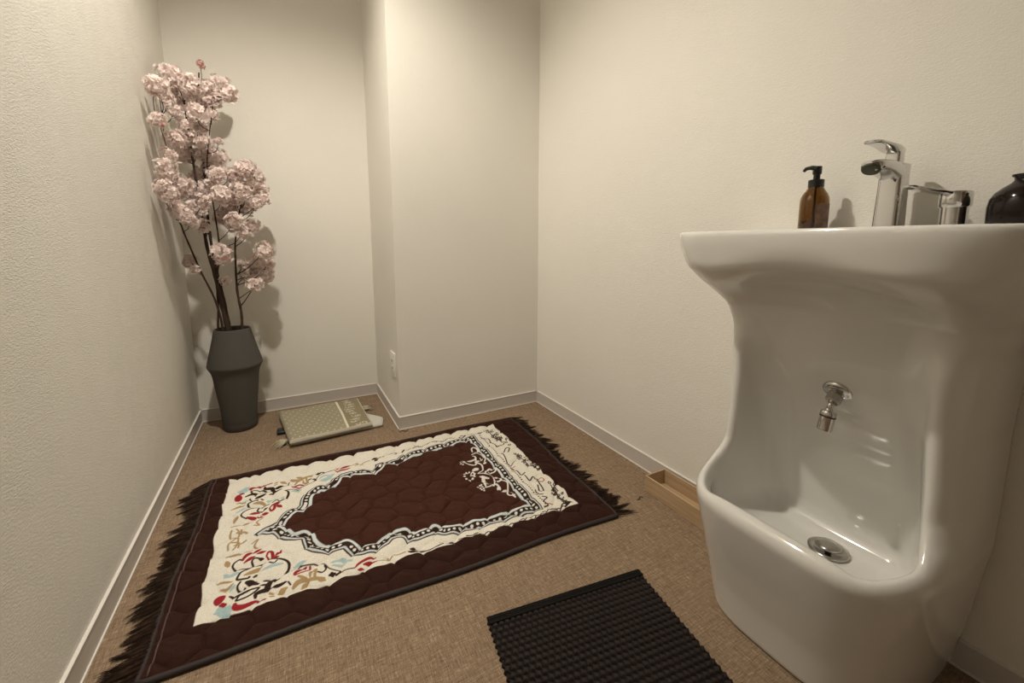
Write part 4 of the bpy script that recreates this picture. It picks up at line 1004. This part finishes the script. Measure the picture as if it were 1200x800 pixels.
mx2(((.0036-np.hypot(dx_, dy_))/AB+.5)*((u < line-.03) & (u > .03)), LT*1.15)
mx2((.0055-np.abs(u-line)*.41)/AB+.5, LT*1.25)
mx2((.004-np.abs(u-.985)*.41)/AB+.5, LT)
rg = np.random.RandomState(8)
for k in range(11):
    c_u = .80+.10*rg.rand(); c_v = (k+.5)/11; 
    for j in range(3):
        a0 = rg.rand()*6; pts = [(c_u*.41+.012*j*math.cos(a0)+(.016-.0022*s_)*math.cos(a0+s_*.9), c_v*.43+(.016-.0022*s_)*math.sin(a0+s_*.9)) for s_ in range(6)]
        for (xa, ya), (xb_, yb_) in zip(pts[:-1], pts[1:]):
            e_x, e_y = xb_-xa, yb_-ya; tt = np.clip(((U-xa)*e_x+(Vv-ya)*e_y)/(e_x**2+e_y**2+1e-9), 0, 1)
            mx2((.0020-np.hypot(U-xa-tt*e_x, Vv-ya-tt*e_y))/AB+.5, LT)
# rolled edges show the paler back
mx2((.022-v)/.008, LT*.85)
obj('patterned_fold', (Vf, Ff), M['mat_fold'], t_, True, col=np.concatenate([cc.reshape(-1, 3), np.tile(LT*.7, (nu*nv, 1))]))
Vw, Fw, _, _ = slab(np.array((.10, 2.25)), np.array((.405, 2.245)), np.array((.425, 2.33)), np.array((.20, 2.64)), .0015, .024, 40, 40, .02, .001)
obj('white_lining', (Vw, Fw), M['white_cloth'], t_)
Vw, Fw, _, _ = slab(np.array((-.030, 2.222)), np.array((.33, 2.25)), np.array((.30, 2.60)), np.array((-.075, 2.60)), .0012, .014, 30, 30, .02, .001)
obj('lower_fold', (Vw, Fw), M['white_cloth'], t_)
rg = random.Random(6); TV = []
def tassel(cx_, cy_, ang, n, L, sp):
    ps = []
    for k in range(n):
        a_ = ang+rg.uniform(-sp, sp); l_ = L*rg.uniform(.6, 1.1)
        s0 = (cx_+rg.uniform(-.012, .012), cy_+rg.uniform(-.02, .02), .014)
        m0 = (s0[0]+l_*.5*math.cos(a_), s0[1]+l_*.5*math.sin(a_), .013+rg.uniform(0, .008))
        e0 = (s0[0]+l_*math.cos(a_+rg.uniform(-.4, .4)), s0[1]+l_*math.sin(a_+rg.uniform(-.4, .4)), .003)
        ps.append(tube([s0, m0, e0], [.0022, .002, .0012], 5))
    return join(*ps)
tag(obj('tassel', tassel(-.062, 2.285, math.radians(205), 40, .055, .8), M['cream_thread'], t_), kind='stuff')
tag(obj('tassel', tassel(.345, 2.53, math.radians(25), 26, .055, .5), M['cream_thread'], t_), kind='stuff')
obj('strap', box(-.105, 2.40, .002, -.05, 2.46, .018, .004), M['black_plastic'], t_)

# ------------------------------------------------------------------ scraps of thread on the carpet
for (x, y, ln, sg, lb) in ((.495, 2.135, .05, 1, 'dark curled thread scrap on carpet beside the column corner'), (1.165, 1.10, .028, -1, 'tiny dark thread scrap on carpet near the wooden tray')):
    pts = [(x+ln*(t-.5), y+.006*math.sin(t*7)*sg, .0022+.004*abs(math.sin(t*5))) for t in np.linspace(0, 1, 9)]
    tag(obj('thread_scrap', tube(pts, .0016, 6), M['fringe'], None, origin=(x, y, 0)), lb, 'thread')
